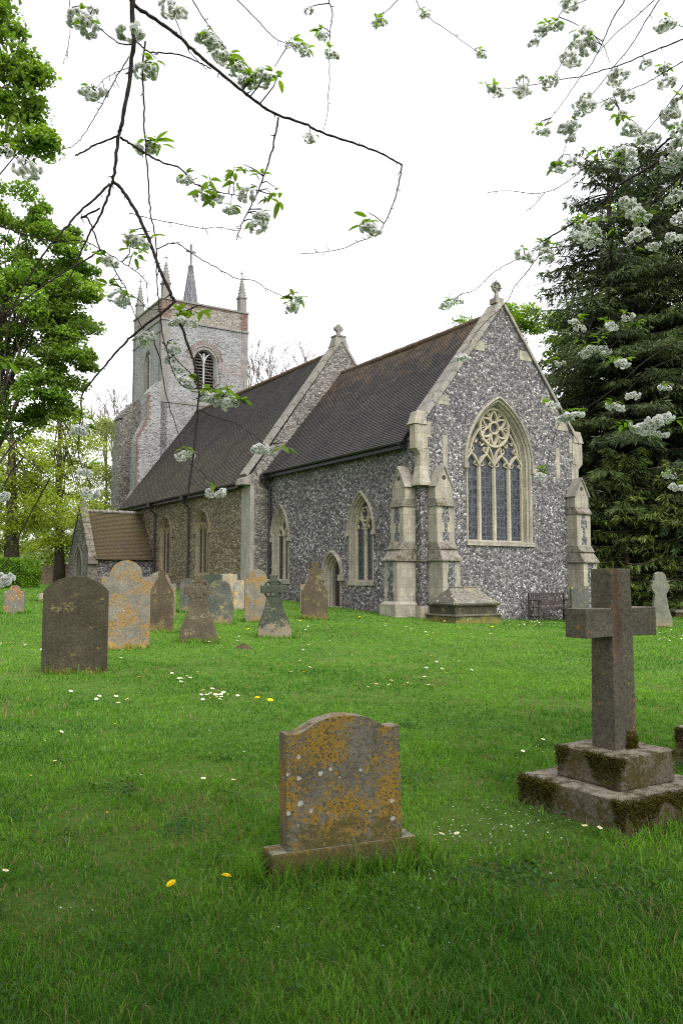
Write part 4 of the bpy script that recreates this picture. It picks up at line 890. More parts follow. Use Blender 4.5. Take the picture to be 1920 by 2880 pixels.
# molehills
def molehill(px, py, s_, label):
    p = gpt(px, py); vs = []; nr, na = 6, 16
    for i in range(nr + 1):
        for k in range(na):
            r_ = s_ * i / nr; a = 2 * math.pi * k / na
            vs.append((r_ * math.cos(a) * (1.2 + .2 * random.random()), r_ * math.sin(a), s_ * .42 * (math.cos(math.pi * min(1, i / nr)) * .5 + .5) * (.75 + .5 * random.random()) - .02 * i / nr))
    fs = [(i * na + k, i * na + (k + 1) % na, (i + 1) * na + (k + 1) % na, (i + 1) * na + k) for i in range(nr) for k in range(na)]
    o = mesh_np('molehill', np.array(vs), np.array(fs), M_SOIL); o.location = p; tag(o, label, 'molehill')
M_SOIL = m_plain('soil', (.060, .042, .026), .95, .1, .4, 20)
molehill(684, 1824, .20, 'small brown molehill on the grass below the green wheel cross')
molehill(592, 1790, .13, 'tiny brown molehill just right of the foot of the brown wheel cross')
# ------------------------------------------------------------------ trees
def leaf_quads(P, s_, up=.35, aspect=.72, rg=rng):
    n = len(P); nrm = rg.normal(size=(n, 3)); nrm[:, 2] = np.abs(nrm[:, 2]) + up; nrm /= np.linalg.norm(nrm, axis=1)[:, None]
    t = rg.normal(size=(n, 3)); t -= nrm * (t * nrm).sum(1)[:, None]; t /= np.linalg.norm(t, axis=1)[:, None]; b = np.cross(nrm, t)
    s_ = (s_ * rg.uniform(.65, 1.3, n))[:, None]
    v = np.empty((n, 4, 3)); v[:, 0] = P - t * s_ * .5; v[:, 1] = P + b * s_ * aspect * .5 + nrm * s_ * .12; v[:, 2] = P + t * s_ * .5 - nrm * s_ * .10; v[:, 3] = P - b * s_ * aspect * .5 + nrm * s_ * .12
    return v.reshape(-1, 3), np.arange(n * 4).reshape(n, 4)
def broadleaf(name, label, cat, base, trunk, lobes, leaf, per, cols, mat, bark, group=None, tr=.28, flat=.6, clump=.8, jitter=.28, limbs=True, twig=.03):
    """lobes: (x, y, z, rx, ry, rz, n clumps) in the world; trunk: list of world points"""
    root = empty(name, base, 0, label, cat, group); B0 = Vector(base)
    tb = MB(); tp = [Vector(p) - B0 for p in trunk]; nt = len(tp)
    tb.tube(tp, [tr * (1.25 if i == 0 else 1 - .95 * i / (nt - 1)) for i in range(nt)], 9)
    Ps = []; Cs = []
    for (x, y, z, rx, ry, rz, nc) in lobes:
        for _ in range(nc):
            d = rng.normal(size=3); d /= np.linalg.norm(d); rr = rng.uniform(.35, 1.0) ** .6
            c = np.array([x + d[0] * rx * rr, y + d[1] * ry * rr, z + d[2] * rz * rr]); cr = clump * rng.uniform(.6, 1.35)
            m = int(per * rng.uniform(.6, 1.4)); q = rng.normal(size=(m, 3)); q /= np.linalg.norm(q, axis=1)[:, None]; q *= (rng.uniform(0, 1, m) ** .5)[:, None]
            q = q * cr * np.array([1, 1, flat]); q[:, 2] -= .25 * (q[:, 0] ** 2 + q[:, 1] ** 2) / max(cr, .1)
            Ps.append(c + q); tone = rng.uniform(1 - jitter, 1 + jitter); hue = rng.uniform()
            base_c = np.array(cols[0]) * (1 - hue) + np.array(cols[1]) * hue
            Cs.append(base_c * tone * rng.uniform(.75, 1.3, m)[:, None])
            if limbs and rng.uniform() < .22:
                cv = Vector(c) - B0; i = max(1, min(nt - 1, int(nt * rng.uniform(.35, 1.0)))); s0 = tp[i].lerp(tp[i - 1], rng.uniform())
                k1 = s0.lerp(cv, .4) + Vector((0, 0, .12 * (cv - s0).length)); k2 = s0.lerp(cv, .75) + Vector((rng.normal() * .2, rng.normal() * .2, .08 * (cv - s0).length)); L = (cv - s0).length
                tb.tube([s0, k1, k2, cv], [min(tr * .22, .007 * L + .02), min(tr * .15, .005 * L + .015), twig * .6, twig * .3], 4, cap=False)
    P = np.concatenate(Ps) - np.array(base); C = np.concatenate(Cs)
    v, fcs = leaf_quads(P, leaf); tb.build('trunk', bark, root, smooth=True, weld=False); mesh_np('crown', v, fcs, mat, root, C)
    return root
M_LEAF = m_leaf('tree_leaf'); M_LEAFY = m_leaf('spring_leaf', .5)
M_BARK = m_plain('bark', (.075, .062, .048), .9, .15, .4, 6); M_BARKL = m_plain('pale_bark', (.15, .135, .11), .9, .15, .4, 6)
def L(px, py, Y, rpx, rpy, n, ry=None):
    p = at(px, py, Y); k = Y / F; return (p.x, Y, p.z, rpx * k, ry or rpx * k * .9, rpy * k, n)
GR = ((.082, .148, .022), (.18, .255, .042)); YG = ((.20, .25, .035), (.29, .32, .06)); PG = ((.24, .25, .11), (.32, .33, .17))
Y = 36
b0 = at(-60, 1640, Y); b0.z = gz(b0.x, Y)
broadleaf('sycamore_tree', 'large bright green sycamore with a dense crown, left of the church tower', 'tree', b0, [b0, at(-50, 1400, Y), at(-30, 1150, Y), at(0, 950, Y), at(20, 750, Y)],
  [L(50, 590, Y, 90, 70, 16), L(120, 700, Y, 120, 110, 34), L(215, 800, Y, 62, 75, 16), L(200, 900, Y, 85, 70, 20), L(190, 1000, Y, 90, 80, 20), L(60, 850, Y, 170, 130, 50), L(100, 1080, Y, 110, 80, 22), L(30, 1170, Y, 90, 70, 14), L(-120, 900, Y, 180, 330, 70), L(150, 1140, Y, 50, 40, 6)],
  .16, 225, GR, M_LEAF, M_BARK, tr=.38, clump=.66, flat=.5, jitter=.4)
Y = 19
b0 = at(-330, 1800, Y); b0.z = gz(b0.x, Y)
broadleaf('maple_tree', 'maple whose leafy boughs hang into the upper left corner of the photo', 'tree', b0, [b0, at(-330, 1400, Y), at(-310, 900, Y), at(-260, 500, Y), at(-180, 200, Y)],
  [L(0, 60, Y, 62, 85, 12), L(70, 200, Y, 50, 55, 11), L(15, 240, Y, 75, 80, 14), L(100, 215, Y, 35, 25, 5), L(80, 300, Y, 55, 35, 8), L(60, 390, Y, 70, 45, 10), L(120, 400, Y, 35, 35, 5), L(-130, 250, Y, 110, 260, 50), L(-300, 500, Y, 200, 400, 40)],
  .13, 95, GR, M_LEAF, M_BARK, tr=.3, clump=.42, flat=.5)
def tall(px, Y, lob, lab, cols, tr, nm='young_oak', per=130, leaf=.155, clump=1.0, top=900, bark=M_BARK, lean=0, flat=.45, **k):
    b0 = at(px, 1640, Y); b0.z = gz(b0.x, Y)
    return broadleaf(nm, lab, 'tree', b0, [b0, at(px + lean * .3, 1450, Y), at(px + lean * .6, 1280, Y), at(px + lean, (top + 1280) / 2, Y), at(px + lean, top, Y)], [L(a, b, Y, c, d, n_) for a, b, c, d, n_ in lob], leaf, per, cols, M_LEAFY, bark, tr=tr, clump=clump, flat=flat, group='spring trees behind the churchyard', **k)
tall(34, 46, [(30, 1330, 110, 60, 20), (100, 1430, 110, 60, 26), (20, 1480, 90, 70, 18), (-60, 1350, 120, 150, 20), (60, 1250, 60, 40, 7), (120, 1360, 60, 40, 9)], 'thick-trunked tree with airy yellow-green leaves, rising behind the hedge', YG, .40, top=1180)
tall(168, 52, [(170, 1170, 80, 50, 14), (230, 1230, 60, 40, 9), (150, 1290, 110, 55, 22), (190, 1400, 110, 60, 26), (200, 1490, 90, 60, 22), (130, 1545, 70, 40, 12)], 'straight slender tree with layered yellow-green leaves, left of the porch', YG, .30, top=1130, nm='young_beech')
tall(300, 60, [(290, 1260, 70, 100, 18), (320, 1370, 60, 70, 12), (250, 1390, 70, 80, 16), (300, 1200, 35, 50, 6), (250, 1480, 60, 70, 10)], 'pale olive tree with thin leaves behind the porch roof and tower', PG, .13, top=1180, nm='young_birch', per=260, leaf=.12, bark=M_BARKL, clump=1.1)
tall(-20, 75, [(80, 1500, 160, 90, 20), (260, 1500, 120, 90, 20), (180, 1330, 120, 90, 12), (40, 1350, 120, 90, 12)], 'hazy pale tree farthest back behind the yellow-green trees', ((.17, .20, .07), (.21, .23, .10)), .3, top=1200, nm='woodland_tree', leaf=.22, clump=1.5, per=150)
tall(1450, 58, [(1330, 930, 60, 35, 9), (1400, 960, 90, 50, 12), (1470, 890, 60, 45, 10), (1540, 930, 70, 60, 14), (1590, 1010, 70, 90, 16), (1290, 975, 40, 25, 4)], 'fresh green tree showing over the chancel roof ridge', ((.12, .20, .02), (.17, .24, .03)), .35, top=930, nm='lime_tree', leaf=.2, per=170, clump=.9)
def bare(px, Y, h0, spread, lab, bk):                         # a leafless tree of forking limbs
    b0 = at(px, 1640, Y); b0.z = gz(b0.x, Y); root = empty('bare_tree', b0, 0, lab, 'tree', 'leafless trees behind the church'); w = MB()
    def grow(p, d, l_, r_, lev):
        q = p + d * l_ * .5 + Vector((random.gauss(0, .04) * l_, random.gauss(0, .04) * l_, 0)); e = p + d * l_ + Vector((random.gauss(0, .06) * l_, random.gauss(0, .06) * l_, 0))
        w.tube([p, q, e], [r_, r_ * .82, r_ * .62], 5 if lev < 3 else 3, cap=False)
        if lev >= 7: return
        for _ in range(2 if lev < 2 else random.choice((2, 3))):
            a = random.uniform(0, 6.28); nd = (d + Vector((math.cos(a), math.sin(a), random.uniform(-.1, .45))) * random.uniform(.32, .62)).normalized(); grow(e, nd, l_ * random.uniform(.62, .84), r_ * .66, lev + 1)
    grow(Vector((0, 0, 0)), Vector((0, 0, 1)), h0, .30, 0); w.build('trunk', bk, root, weld=False)
M_TWIG = m_plain('grey_twig', (.16, .13, .11), .9, .1, .3, 3)
bare(735, 62, 5.6, 1, 'bare leafless tree showing between the tower and the nave roof', M_TWIG)
bare(800, 66, 5.4, 1, 'smaller bare tree just right of the one beside the tower', M_TWIG)
bare(330, 70, 4.6, 1, 'bare twiggy tree rising left of the tower buttress', M_TWIG)
def conifer(name, label, base, h, rad, trunk_r, z0, seed, dens=1.0, cols=((.018, .034, .012), (.062, .088, .026)), droop=.36, whorl=.53):
    rg = np.random.default_rng(seed); root = empty(name, base, 0, label, 'tree', 'dark conifers behind the chancel'); w = MB(); w.tube([(0, 0, -.3), (.05, 0, h * .3), (0, .05, h * .65), (0, 0, h)], [trunk_r * 1.2, trunk_r, trunk_r * .6, .03], 9)
    A = []; D = []; Sz = []; Cl = []
    z = z0
    while z < h - .15:
        tt = (z - z0) / (h - z0); Lm = rad * (1 - tt) ** .62 * (1 if tt > .06 else .85) + .35
        nb = max(4, int((6.2 if tt < .8 else 6) * dens))
        for k in range(nb):
            a = rg.uniform(0, 6.283); l_ = Lm * rg.uniform(.5, 1.2); s0 = rg.uniform(.05, .30) * (1 if tt < .85 else 3); n = max(5, int(l_ / .32)); ts = np.linspace(0, 1, n)
            rr = ts * l_; zz = z + rg.uniform(-.2, .2) + rr * s0 - droop * l_ * ts ** 2.0 * (1 - .4 * tt) + .10 * l_ * np.maximum(ts - .8, 0) * 4
            wob = rg.normal(0, .05, n).cumsum() * .3
            px = np.cos(a) * rr - np.sin(a) * wob; py = np.sin(a) * rr + np.cos(a) * wob; pts = np.stack([px, py, zz], 1)
            w.tube([Vector(p) for p in pts[::2]] if n > 6 else [Vector(p) for p in pts], np.linspace(.022 + .012 * l_, .012, len(pts[::2]) if n > 6 else n), 4, cap=False)
            tone = rg.uniform(.65, 1.35); hue = rg.uniform() ** 1.5
            for i in range(1, n):
                f = ts[i]
                for sd in (-1, 1):
                    tl = (1 - f * .72) * l_ * .34 * rg.uniform(.6, 1.15) + .12; da = a + sd * rg.uniform(.7, 1.15); m = max(2, int(tl / .16))
                    for j in range(m):
                        u = (j + .5) / m * tl; c = pts[i] + np.array([np.cos(da) * u, np.sin(da) * u, -.30 * u * u / max(tl, .2) - .04]); nn_ = 4
                        for _ in range(nn_):
                            dd = np.array([np.cos(da), np.sin(da), -.75]) + rg.normal(0, .45, 3); A.append(c + rg.normal(0, .03, 3)); D.append(dd); Sz.append(rg.uniform(.18, .42)); hu = min(1, max(0, hue + .55 * (f > .75) + .2 * rg.normal())); Cl.append((np.array(cols[0]) * (1 - hu) + np.array(cols[1]) * hu) * tone * rg.uniform(.7, 1.3))
                if f > .9:
                    for _ in range(4): A.append(pts[i]); D.append(np.array([np.cos(a), np.sin(a), -.3]) + rg.normal(0, .3, 3)); Sz.append(.3); Cl.append(np.array(cols[1]) * tone)
        z += whorl * rg.uniform(.7, 1.25) * (1 if tt < .8 else .7)
    A = np.array(A); D = np.array(D); D /= np.linalg.norm(D, axis=1)[:, None]; Sz = np.array(Sz)[:, None]
    t = np.cross(D, rg.normal(size=D.shape)); t /= np.linalg.norm(t, axis=1)[:, None]; n_ = len(A); v = np.empty((n_, 4, 3)); v[:, 0] = A - t * Sz * .06; v[:, 1] = A + D * Sz * .45 - t * Sz * .10; v[:, 2] = A + D * Sz; v[:, 3] = A + D * Sz * .45 + t * Sz * .10
    w.build('trunk', M_CBARK, root, smooth=True, weld=False); mesh_np('crown', v.reshape(-1, 3), np.arange(n_ * 4).reshape(n_, 4), M_NEEDLE, root, np.array(Cl)); return n_
M_NEEDLE = m_leaf('conifer_spray', .25, .6, tmul=(1.2, 1.4, .6)); M_CBARK = m_plain('conifer_bark', (.055, .042, .034), .95, .1, .4, 5)
def cb(px, Y): p = at(px, 1622, Y); return (p.x, Y, gz(p.x, Y))
conifer('spruce_tree', 'tall dark spruce with drooping boughs, nearest the chancel gable', cb(1738, 42), 24.0, 6.7, .42, 2.6, 11, 1.15)
conifer('spruce_tree', 'dark spruce with a stout bare trunk, behind the disc-headed cross stone', cb(1828, 47), 24.5, 5.2, .62, 3.4, 12, 1.0)
conifer('spruce_tree', 'dark spruce cut off by the right edge of the photo', cb(1985, 41), 23.5, 5.2, .45, 2.4, 13, 1.0)
conifer('spruce_tree', 'small bushy yellow-green spruce in front of the stout trunk, right of the gable buttress', cb(1760, 38.5), 7.6, 2.6, .14, .5, 14, 1.3, ((.03, .052, .012), (.095, .130, .024)), .3, .40)
conifer('spruce_tree', 'broad dark spruce behind the others, its crown just right of the gable', cb(1650, 55), 19.5, 6.2, .4, 1.2, 15, 1.1)
conifer('spruce_tree', 'low spruce with sprays hanging over the ledger tomb at the right edge', cb(1930, 37.5), 6.6, 2.6, .13, 1.0, 16, 1.2, ((.03, .05, .012), (.085, .11, .02)), .3, .4)
conifer('spruce_tree', 'tall spruce filling the gap between the gable spruce and the right edge', cb(1880, 43), 25.0, 5.6, .4, 5.5, 21, 1.1)
conifer('spruce_tree', 'spruce farthest back between the stout trunk and the right edge', cb(1870, 64), 22, 6.6, .4, 1.5, 17, 1.0)
# evergreen undergrowth closing the view under the conifers, and woodland far off
def mass(name, pts, leaf, n, cols, mat, kind='stuff'):
    P = []; C = []
    for (x, y, z, rx, ry, rz) in pts:
        q = rng.normal(size=(n, 3)); q /= np.linalg.norm(q, axis=1)[:, None]; q *= rng.uniform(.2, 1, n)[:, None] ** .4
        p = np.array([x, y, z]) + q * np.array([rx, ry, rz]) + .15 * np.sin(q * 9) * np.array([rx, ry, rz]); P.append(p); h = rng.uniform(size=n)[:, None]; C.append((np.array(cols[0]) * (1 - h) + np.array(cols[1]) * h) * rng.uniform(.7, 1.3))
    v, f_ = leaf_quads(np.concatenate(P), leaf); return tag(mesh_np(name, v, f_, mat, None, np.concatenate(C)), kind=kind)
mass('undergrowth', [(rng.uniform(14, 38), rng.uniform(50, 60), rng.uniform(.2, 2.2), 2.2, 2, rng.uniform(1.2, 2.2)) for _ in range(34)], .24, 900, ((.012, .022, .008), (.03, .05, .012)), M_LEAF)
mass('woodland', [(rng.uniform(-75, 75), rng.uniform(95, 120), rng.uniform(2, 6), 6, 4, rng.uniform(4, 7)) for _ in range(60)], .7, 700, ((.09, .125, .04), (.15, .18, .07)), M_LEAFY)
# clipped hedge at the left
hb = at(20, 1690, 40); hb.z = gz(hb.x, 40); hg = empty('clipped_hedge', hb, 0, 'rounded clipped green hedge at the left edge beyond the small lichened stone', 'hedge')
n_ = 16000; d = rng.normal(size=(n_, 3)); d /= np.abs(d).max(1)[:, None] ** .75 * np.linalg.norm(d, axis=1)[:, None] ** .25
P = d * np.array([1.65, 1.2, .76]) * rng.uniform(.86, 1.02, n_)[:, None] + np.array([-.25, 0, .70]); h = rng.uniform(size=n_)[:, None]
v, f_ = leaf_quads(P, .10); mesh_np('foliage', v, f_, M_LEAF, hg, (np.array((.07, .16, .015)) * (1 - h) + np.array((.19, .31, .03)) * h) * (.75 + .5 * np.sin(P[:, :1] * 3 + P[:, 2:] * 4) ** 2))
w = MB()
for k in range(9): w.tube([(-1.4 + k * .32, 0, -.1), (-1.4 + k * .32 + random.gauss(0, .1), 0, .9)], .03, 5)
w.build('stem', M_BARK, hg)
# ------------------------------------------------------------------ overhanging cherry trees
M_CHB = m_plain('cherry_bark', (.040, .030, .028), .85, .2, .35, 14)
n = NT('blossom_petal', .7, .2); a = n.n('ShaderNodeAttribute', attribute_name='Col'); n.l(a.outputs['Color'], n.b.inputs['Base Color'])
t = n.n('ShaderNodeBsdfTranslucent'); n.l(a.outputs['Color'], t.inputs['Color']); mx = n.n('ShaderNodeMixShader'); mx.inputs[0].default_value = .5
n.l(n.b.outputs[0], mx.inputs[1]); n.l(t.outputs[0], mx.inputs[2]); n.l(mx.outputs[0], n.t.nodes['Material Output'].inputs['Surface']); M_PETAL = n.mat
M_CHL = m_leaf('cherry_leaf', .5, .45)
def rotmat(ax):                                              # frame with z along ax
    ax = Vector(ax).normalized(); return ax.to_track_quat('Z', 'Y').to_matrix()
def blossom_mesh(seed):
    r_ = random.Random(seed); V = []; Fc = []; C = []
    nf = r_.randint(22, 28)
    for i in range(nf):
        a = r_.uniform(0, 6.28); el = r_.uniform(-.75, .55); rad = r_.uniform(.022, .050)
        ctr = Vector((math.cos(a) * rad * 1.25, math.sin(a) * rad * 1.25, -.045 + el * .035)); ax = Vector((math.cos(a), math.sin(a), el * 1.1 - .35)); Rm = rotmat(ax)
        sz = r_.uniform(.0165, .021); tone = r_.uniform(.88, 1.)
        for ring, (npet, cup, k) in enumerate(((7, .15, 1.), (7, .6, .9), (6, 1.0, .7), (4, 1.35, .5))):
            for p in range(npet):
                b = 6.283 * (p + .5 * (ring % 2)) / npet + r_.uniform(-.2, .2); L_ = sz * k * r_.uniform(.85, 1.15); cu = cup + r_.uniform(-.2, .2)
                d = Vector((math.cos(b), math.sin(b), 0)); s_ = Vector((-math.sin(b), math.cos(b), 0)); up = Vector((0, 0, 1))
                o1 = d * L_ * .55 * math.cos(cu) + up * L_ * .55 * math.sin(cu); o2 = d * L_ * (.55 * math.cos(cu) + .5 * math.cos(cu + .35)) + up * L_ * (.55 * math.sin(cu) + .5 * math.sin(cu + .35))
                j = len(V); wv = up * L_ * r_.uniform(-.12, .12)
                pts = [Vector((0, 0, 0)), o1 - s_ * L_ * .55 + wv, o1 + s_ * L_ * .55 - wv, o2 - s_ * L_ * .42 - wv, o2 + s_ * L_ * .42 + wv, o1 - up * L_ * .06, o2 * 1.03]
                V += [ctr + Rm @ q for q in pts]; Fc += [(j, j + 1, j + 5), (j, j + 5, j + 2), (j + 1, j + 3, j + 5), (j + 3, j + 6, j + 5), (j + 5, j + 6, j + 4), (j + 5, j + 4, j + 2)]
                c = (.93 * tone, .93 * tone, .92 * tone); g = (.70 * tone, .73 * tone, .62 * tone); C += [g, g, c, c, c, c]
    me_o = mesh_np('blossom_cluster', np.array([tuple(q) for q in V]), np.array(Fc), M_PETAL, None, np.array(C), smooth=True)
    w = MB(); me = me_o.data; COL.objects.unlink(me_o); bpy.data.objects.remove(me_o); return me
def leaf_mesh(seed, nl):
    r_ = random.Random(seed); V = []; Fc = []; C = []
    for i in range(nl):
        a = r_.uniform(0, 6.28); ax = Vector((math.cos(a), math.sin(a), r_.uniform(-.45, .55))).normalized(); side = ax.cross(Vector((0, 0, 1))).normalized(); up = side.cross(ax); L_ = r_.uniform(.055, .095); W_ = L_ * r_.uniform(.36, .46); droop = r_.uniform(.1, .6); fold = r_.uniform(.15, .5); tone = r_.uniform(.75, 1.25); young = r_.uniform() if hasattr(r_, '_x') else r_.random()
        j = len(V); N = 6
        for k in range(N + 1):
            t_ = k / N; c = ax * L_ * t_ * (1 - .25 * droop * t_) - Vector((0, 0, 1)) * L_ * droop * t_ * t_ * .8 + ax * .012; wd = W_ * .5 * math.sin(math.pi * min(1, t_ * .94 + .06)) ** .75 * (1 - .25 * t_) * (1.05 if k % 2 else .97)
            V += [c - side * wd + up * wd * fold, c, c + side * wd + up * wd * fold]
        for k in range(N):
            b = j + k * 3; Fc += [(b, b + 1, b + 4, b + 3), (b + 1, b + 2, b + 5, b + 4)]
            col = np.array((.135, .22, .028)) * (1 - .25 * young) + np.array((.12, .10, .03)) * .25 * young; C += [col * tone] * 2
    o = mesh_np('leaves', np.array([tuple(q) for q in V]), np.array(Fc), M_CHL, None, np.array(C), smooth=True); me = o.data; COL.objects.unlink(o); bpy.data.objects.remove(o); return me
BL = [blossom_mesh(i) for i in range(8)]; LF = [leaf_mesh(40 + i, 3 + i % 4) for i in range(8)]
def cherry(label, trunk, Yd, branches, clusters, leafies, crown, seed, wig=1.):
    """branches: (depth start, depth end, width start px, width end px, points in 1568-wide frame px)"""
    rnd = random.Random(seed); b0 = Vector(trunk[0]); root = empty('cherry_tree', b0, 0, label, 'tree', 'blossoming cherry trees over the foreground')
    w = MB(); w.tube([Vector(p) - b0 for p in trunk], [.24 - .19 * i / (len(trunk) - 1) for i in range(len(trunk))], 10); w.build('trunk', M_CHB, root, smooth=True, weld=False)
    K = 1.2245; samples = []; first = []
    for bi, (ya, yb, wa, wb, pts) in enumerate(branches):
        n_ = len(pts); P = [at(x * K, y * K, ya + (yb - ya) * i / (n_ - 1)) for i, (x, y) in enumerate(pts)]
        C3 = [Vector(q) for q in catmull3(P, 6)]
        for i in range(1, len(C3) - 1): C3[i] += Vector((rnd.gauss(0, .0016), rnd.gauss(0, .002), rnd.gauss(0, .0016))) * wig
        m = len(C3); wb_ = lambda i: (wa + (wb - wa) * (i / (m - 1)) ** .8)
        rad = [.5 * wb_(i) / 1880 * (ya + (yb - ya) * i / (m - 1)) * (1 + .10 * math.sin(i * 2.1 + bi)) for i in range(m)]
        mb = MB(); mb.tube([p - b0 for p in C3], rad, 7 if wa > 5 else 5)
        for i in range(3, m - 2):                             # short spurs and buds
            if rnd.random() < .14:
                d = (C3[i + 1] - C3[i]).normalized(); q = d.orthogonal().normalized(); q = (Matrix.Rotation(rnd.uniform(0, 6.28), 3, d) @ q + d * .5).normalized(); mb.tube([C3[i] - b0, C3[i] - b0 + q * rnd.uniform(.015, .04)], [max(rad[i] * .6, .0022), .0018], 4)
        o = mb.build('branch', M_CHB, root, smooth=True, weld=False); first.append((o, C3[0], rad[0])); samples += [(p, o) for p in C3]
    def link(o, x, y, sc, kind):
        best = min(samples, key=lambda s_: (project(s_[0])[0] - x * K) ** 2 + (project(s_[0])[1] - y * K) ** 2 + (0 if kind else 0))
        p = at(x * K, y * K, best[0].y + rnd.uniform(-.05, .05)); d = (p + Vector((0, 0, .03))) - best[0]; par = best[1]
        if d.length > .035:
            tw = MB(); mid = best[0].lerp(p, .55) + Vector((rnd.gauss(0, .012), 0, .02 + rnd.gauss(0, .01))); tw.tube([best[0] - b0, mid - b0, p + Vector((0, 0, .03 * sc)) - b0], [.0035, .003, .002], 4); tw.build('twig', M_CHB, par, weld=False)
        ob = bpy.data.objects.new('blossom_cluster' if kind else 'leaves', o); COL.objects.link(ob); ob.parent = par; ob.location = p - b0 + Vector((0, 0, .03 if kind else 0)) * sc; ob.rotation_euler = (rnd.uniform(-.3, .3), rnd.uniform(-.3, .3), rnd.uniform(0, 6.28)); ob.scale = (sc * rnd.uniform(.9, 1.1), sc * rnd.uniform(.9, 1.1), sc * rnd.uniform(.8, 1.)); return ob
    for (x, y, r_) in clusters:
        dep = Yd; sc = r_ / 1880 * dep / .060; link(BL[rnd.randrange(8)], x, y, sc, True)
        if rnd.random() < .6: link(LF[rnd.randrange(8)], x + rnd.uniform(-8, 8), y - r_ * .55, rnd.uniform(.75, 1.05), False)
    for (x, y) in leafies: link(LF[rnd.randrange(8)], x, y, rnd.uniform(.85, 1.15), False)
    # unseen crown over and behind the viewer, thickened to shade the foreground
    rg = np.random.default_rng(seed); P = []; PC = []; LP = []; w = MB(); tp = Vector(trunk[-2])
    for (x, y, z, rx, ry, rz, nc) in crown:
        for _ in range(nc):
            d = rg.normal(size=3); d /= np.linalg.norm(d); c = np.array([x, y, z]) + d * np.array([rx, ry, rz]) * rg.uniform(.3, 1); m = 230; q = rg.normal(size=(m, 3)) * .26; LP.append(c + q); P.append(c + rg.normal(size=(90, 3)) * .16)
            w.tube([tp - b0, tp.lerp(Vector(c), .5) + Vector((0, 0, .4)) - b0, Vector(c) - b0], [.05, .025, .006], 4, cap=False)
    for (o, p, r_) in first:                                  # limbs run back to the trunk
        if o.name.startswith('branch') and (p.z > 1.6 + p.y * .72 or p.x > p.y * .416 or p.x < -p.y * .416):
            q = tp.lerp(p, .55) + Vector((0, 0, .55)); w.tube([tp - b0, q - b0, p.lerp(q, .12) - b0, p - b0], [.022 + r_, max(r_ * 1.25, .010), r_ * 1.02, r_], 7, cap=False)
    w.build('limb', M_CHB, root, smooth=True, weld=False)
    LP = np.concatenate(LP) - np.array(b0); v, f_ = leaf_quads(LP, .12, aspect=.55, rg=rg); mesh_np('shade_crown_leaves', v, f_, M_CHL, root, np.array((.11, .19, .03)) * rg.uniform(.7, 1.3, len(LP))[:, None])
    P = np.concatenate(P) - np.array(b0); v, f_ = leaf_quads(P, .05, aspect=.9, rg=rg); mesh_np('shade_crown_blossom', v, f_, M_PETAL, root, np.full((len(P), 3), .78))
    return root
def catmull3(P, n_):
    P = [P[0] * 2 - P[1]] + P + [P[-1] * 2 - P[-2]]; out = []
    for i in range(1, len(P) - 2):
        for k in range(n_):
            t_ = k / n_; out.append(.5 * ((2 * P[i]) + (-P[i - 1] + P[i + 1]) * t_ + (2 * P[i - 1] - 5 * P[i] + 4 * P[i + 1] - P[i + 2]) * t_ * t_ + (-P[i - 1] + 3 * P[i] - 3 * P[i + 1] + P[i + 2]) * t_ ** 3))
    return out + [P[-2]]
def project(p):
    q = p - Vector((0, 0, H)); d = q.y * math.cos(PITCH) + q.z * math.sin(PITCH); return (CX + F * q.x / d, CY - F * (q.z * math.cos(PITCH) - q.y * math.sin(PITCH)) / d)
h2 = lambda *p: [(a / 2, b / 2) for a, b in p]                 # traced on a crop at twice that scale
c8 = lambda *p: [((1200 + a / 2.1778) / 1.2245, b / 2.1778 / 1.2245) for a, b in p]
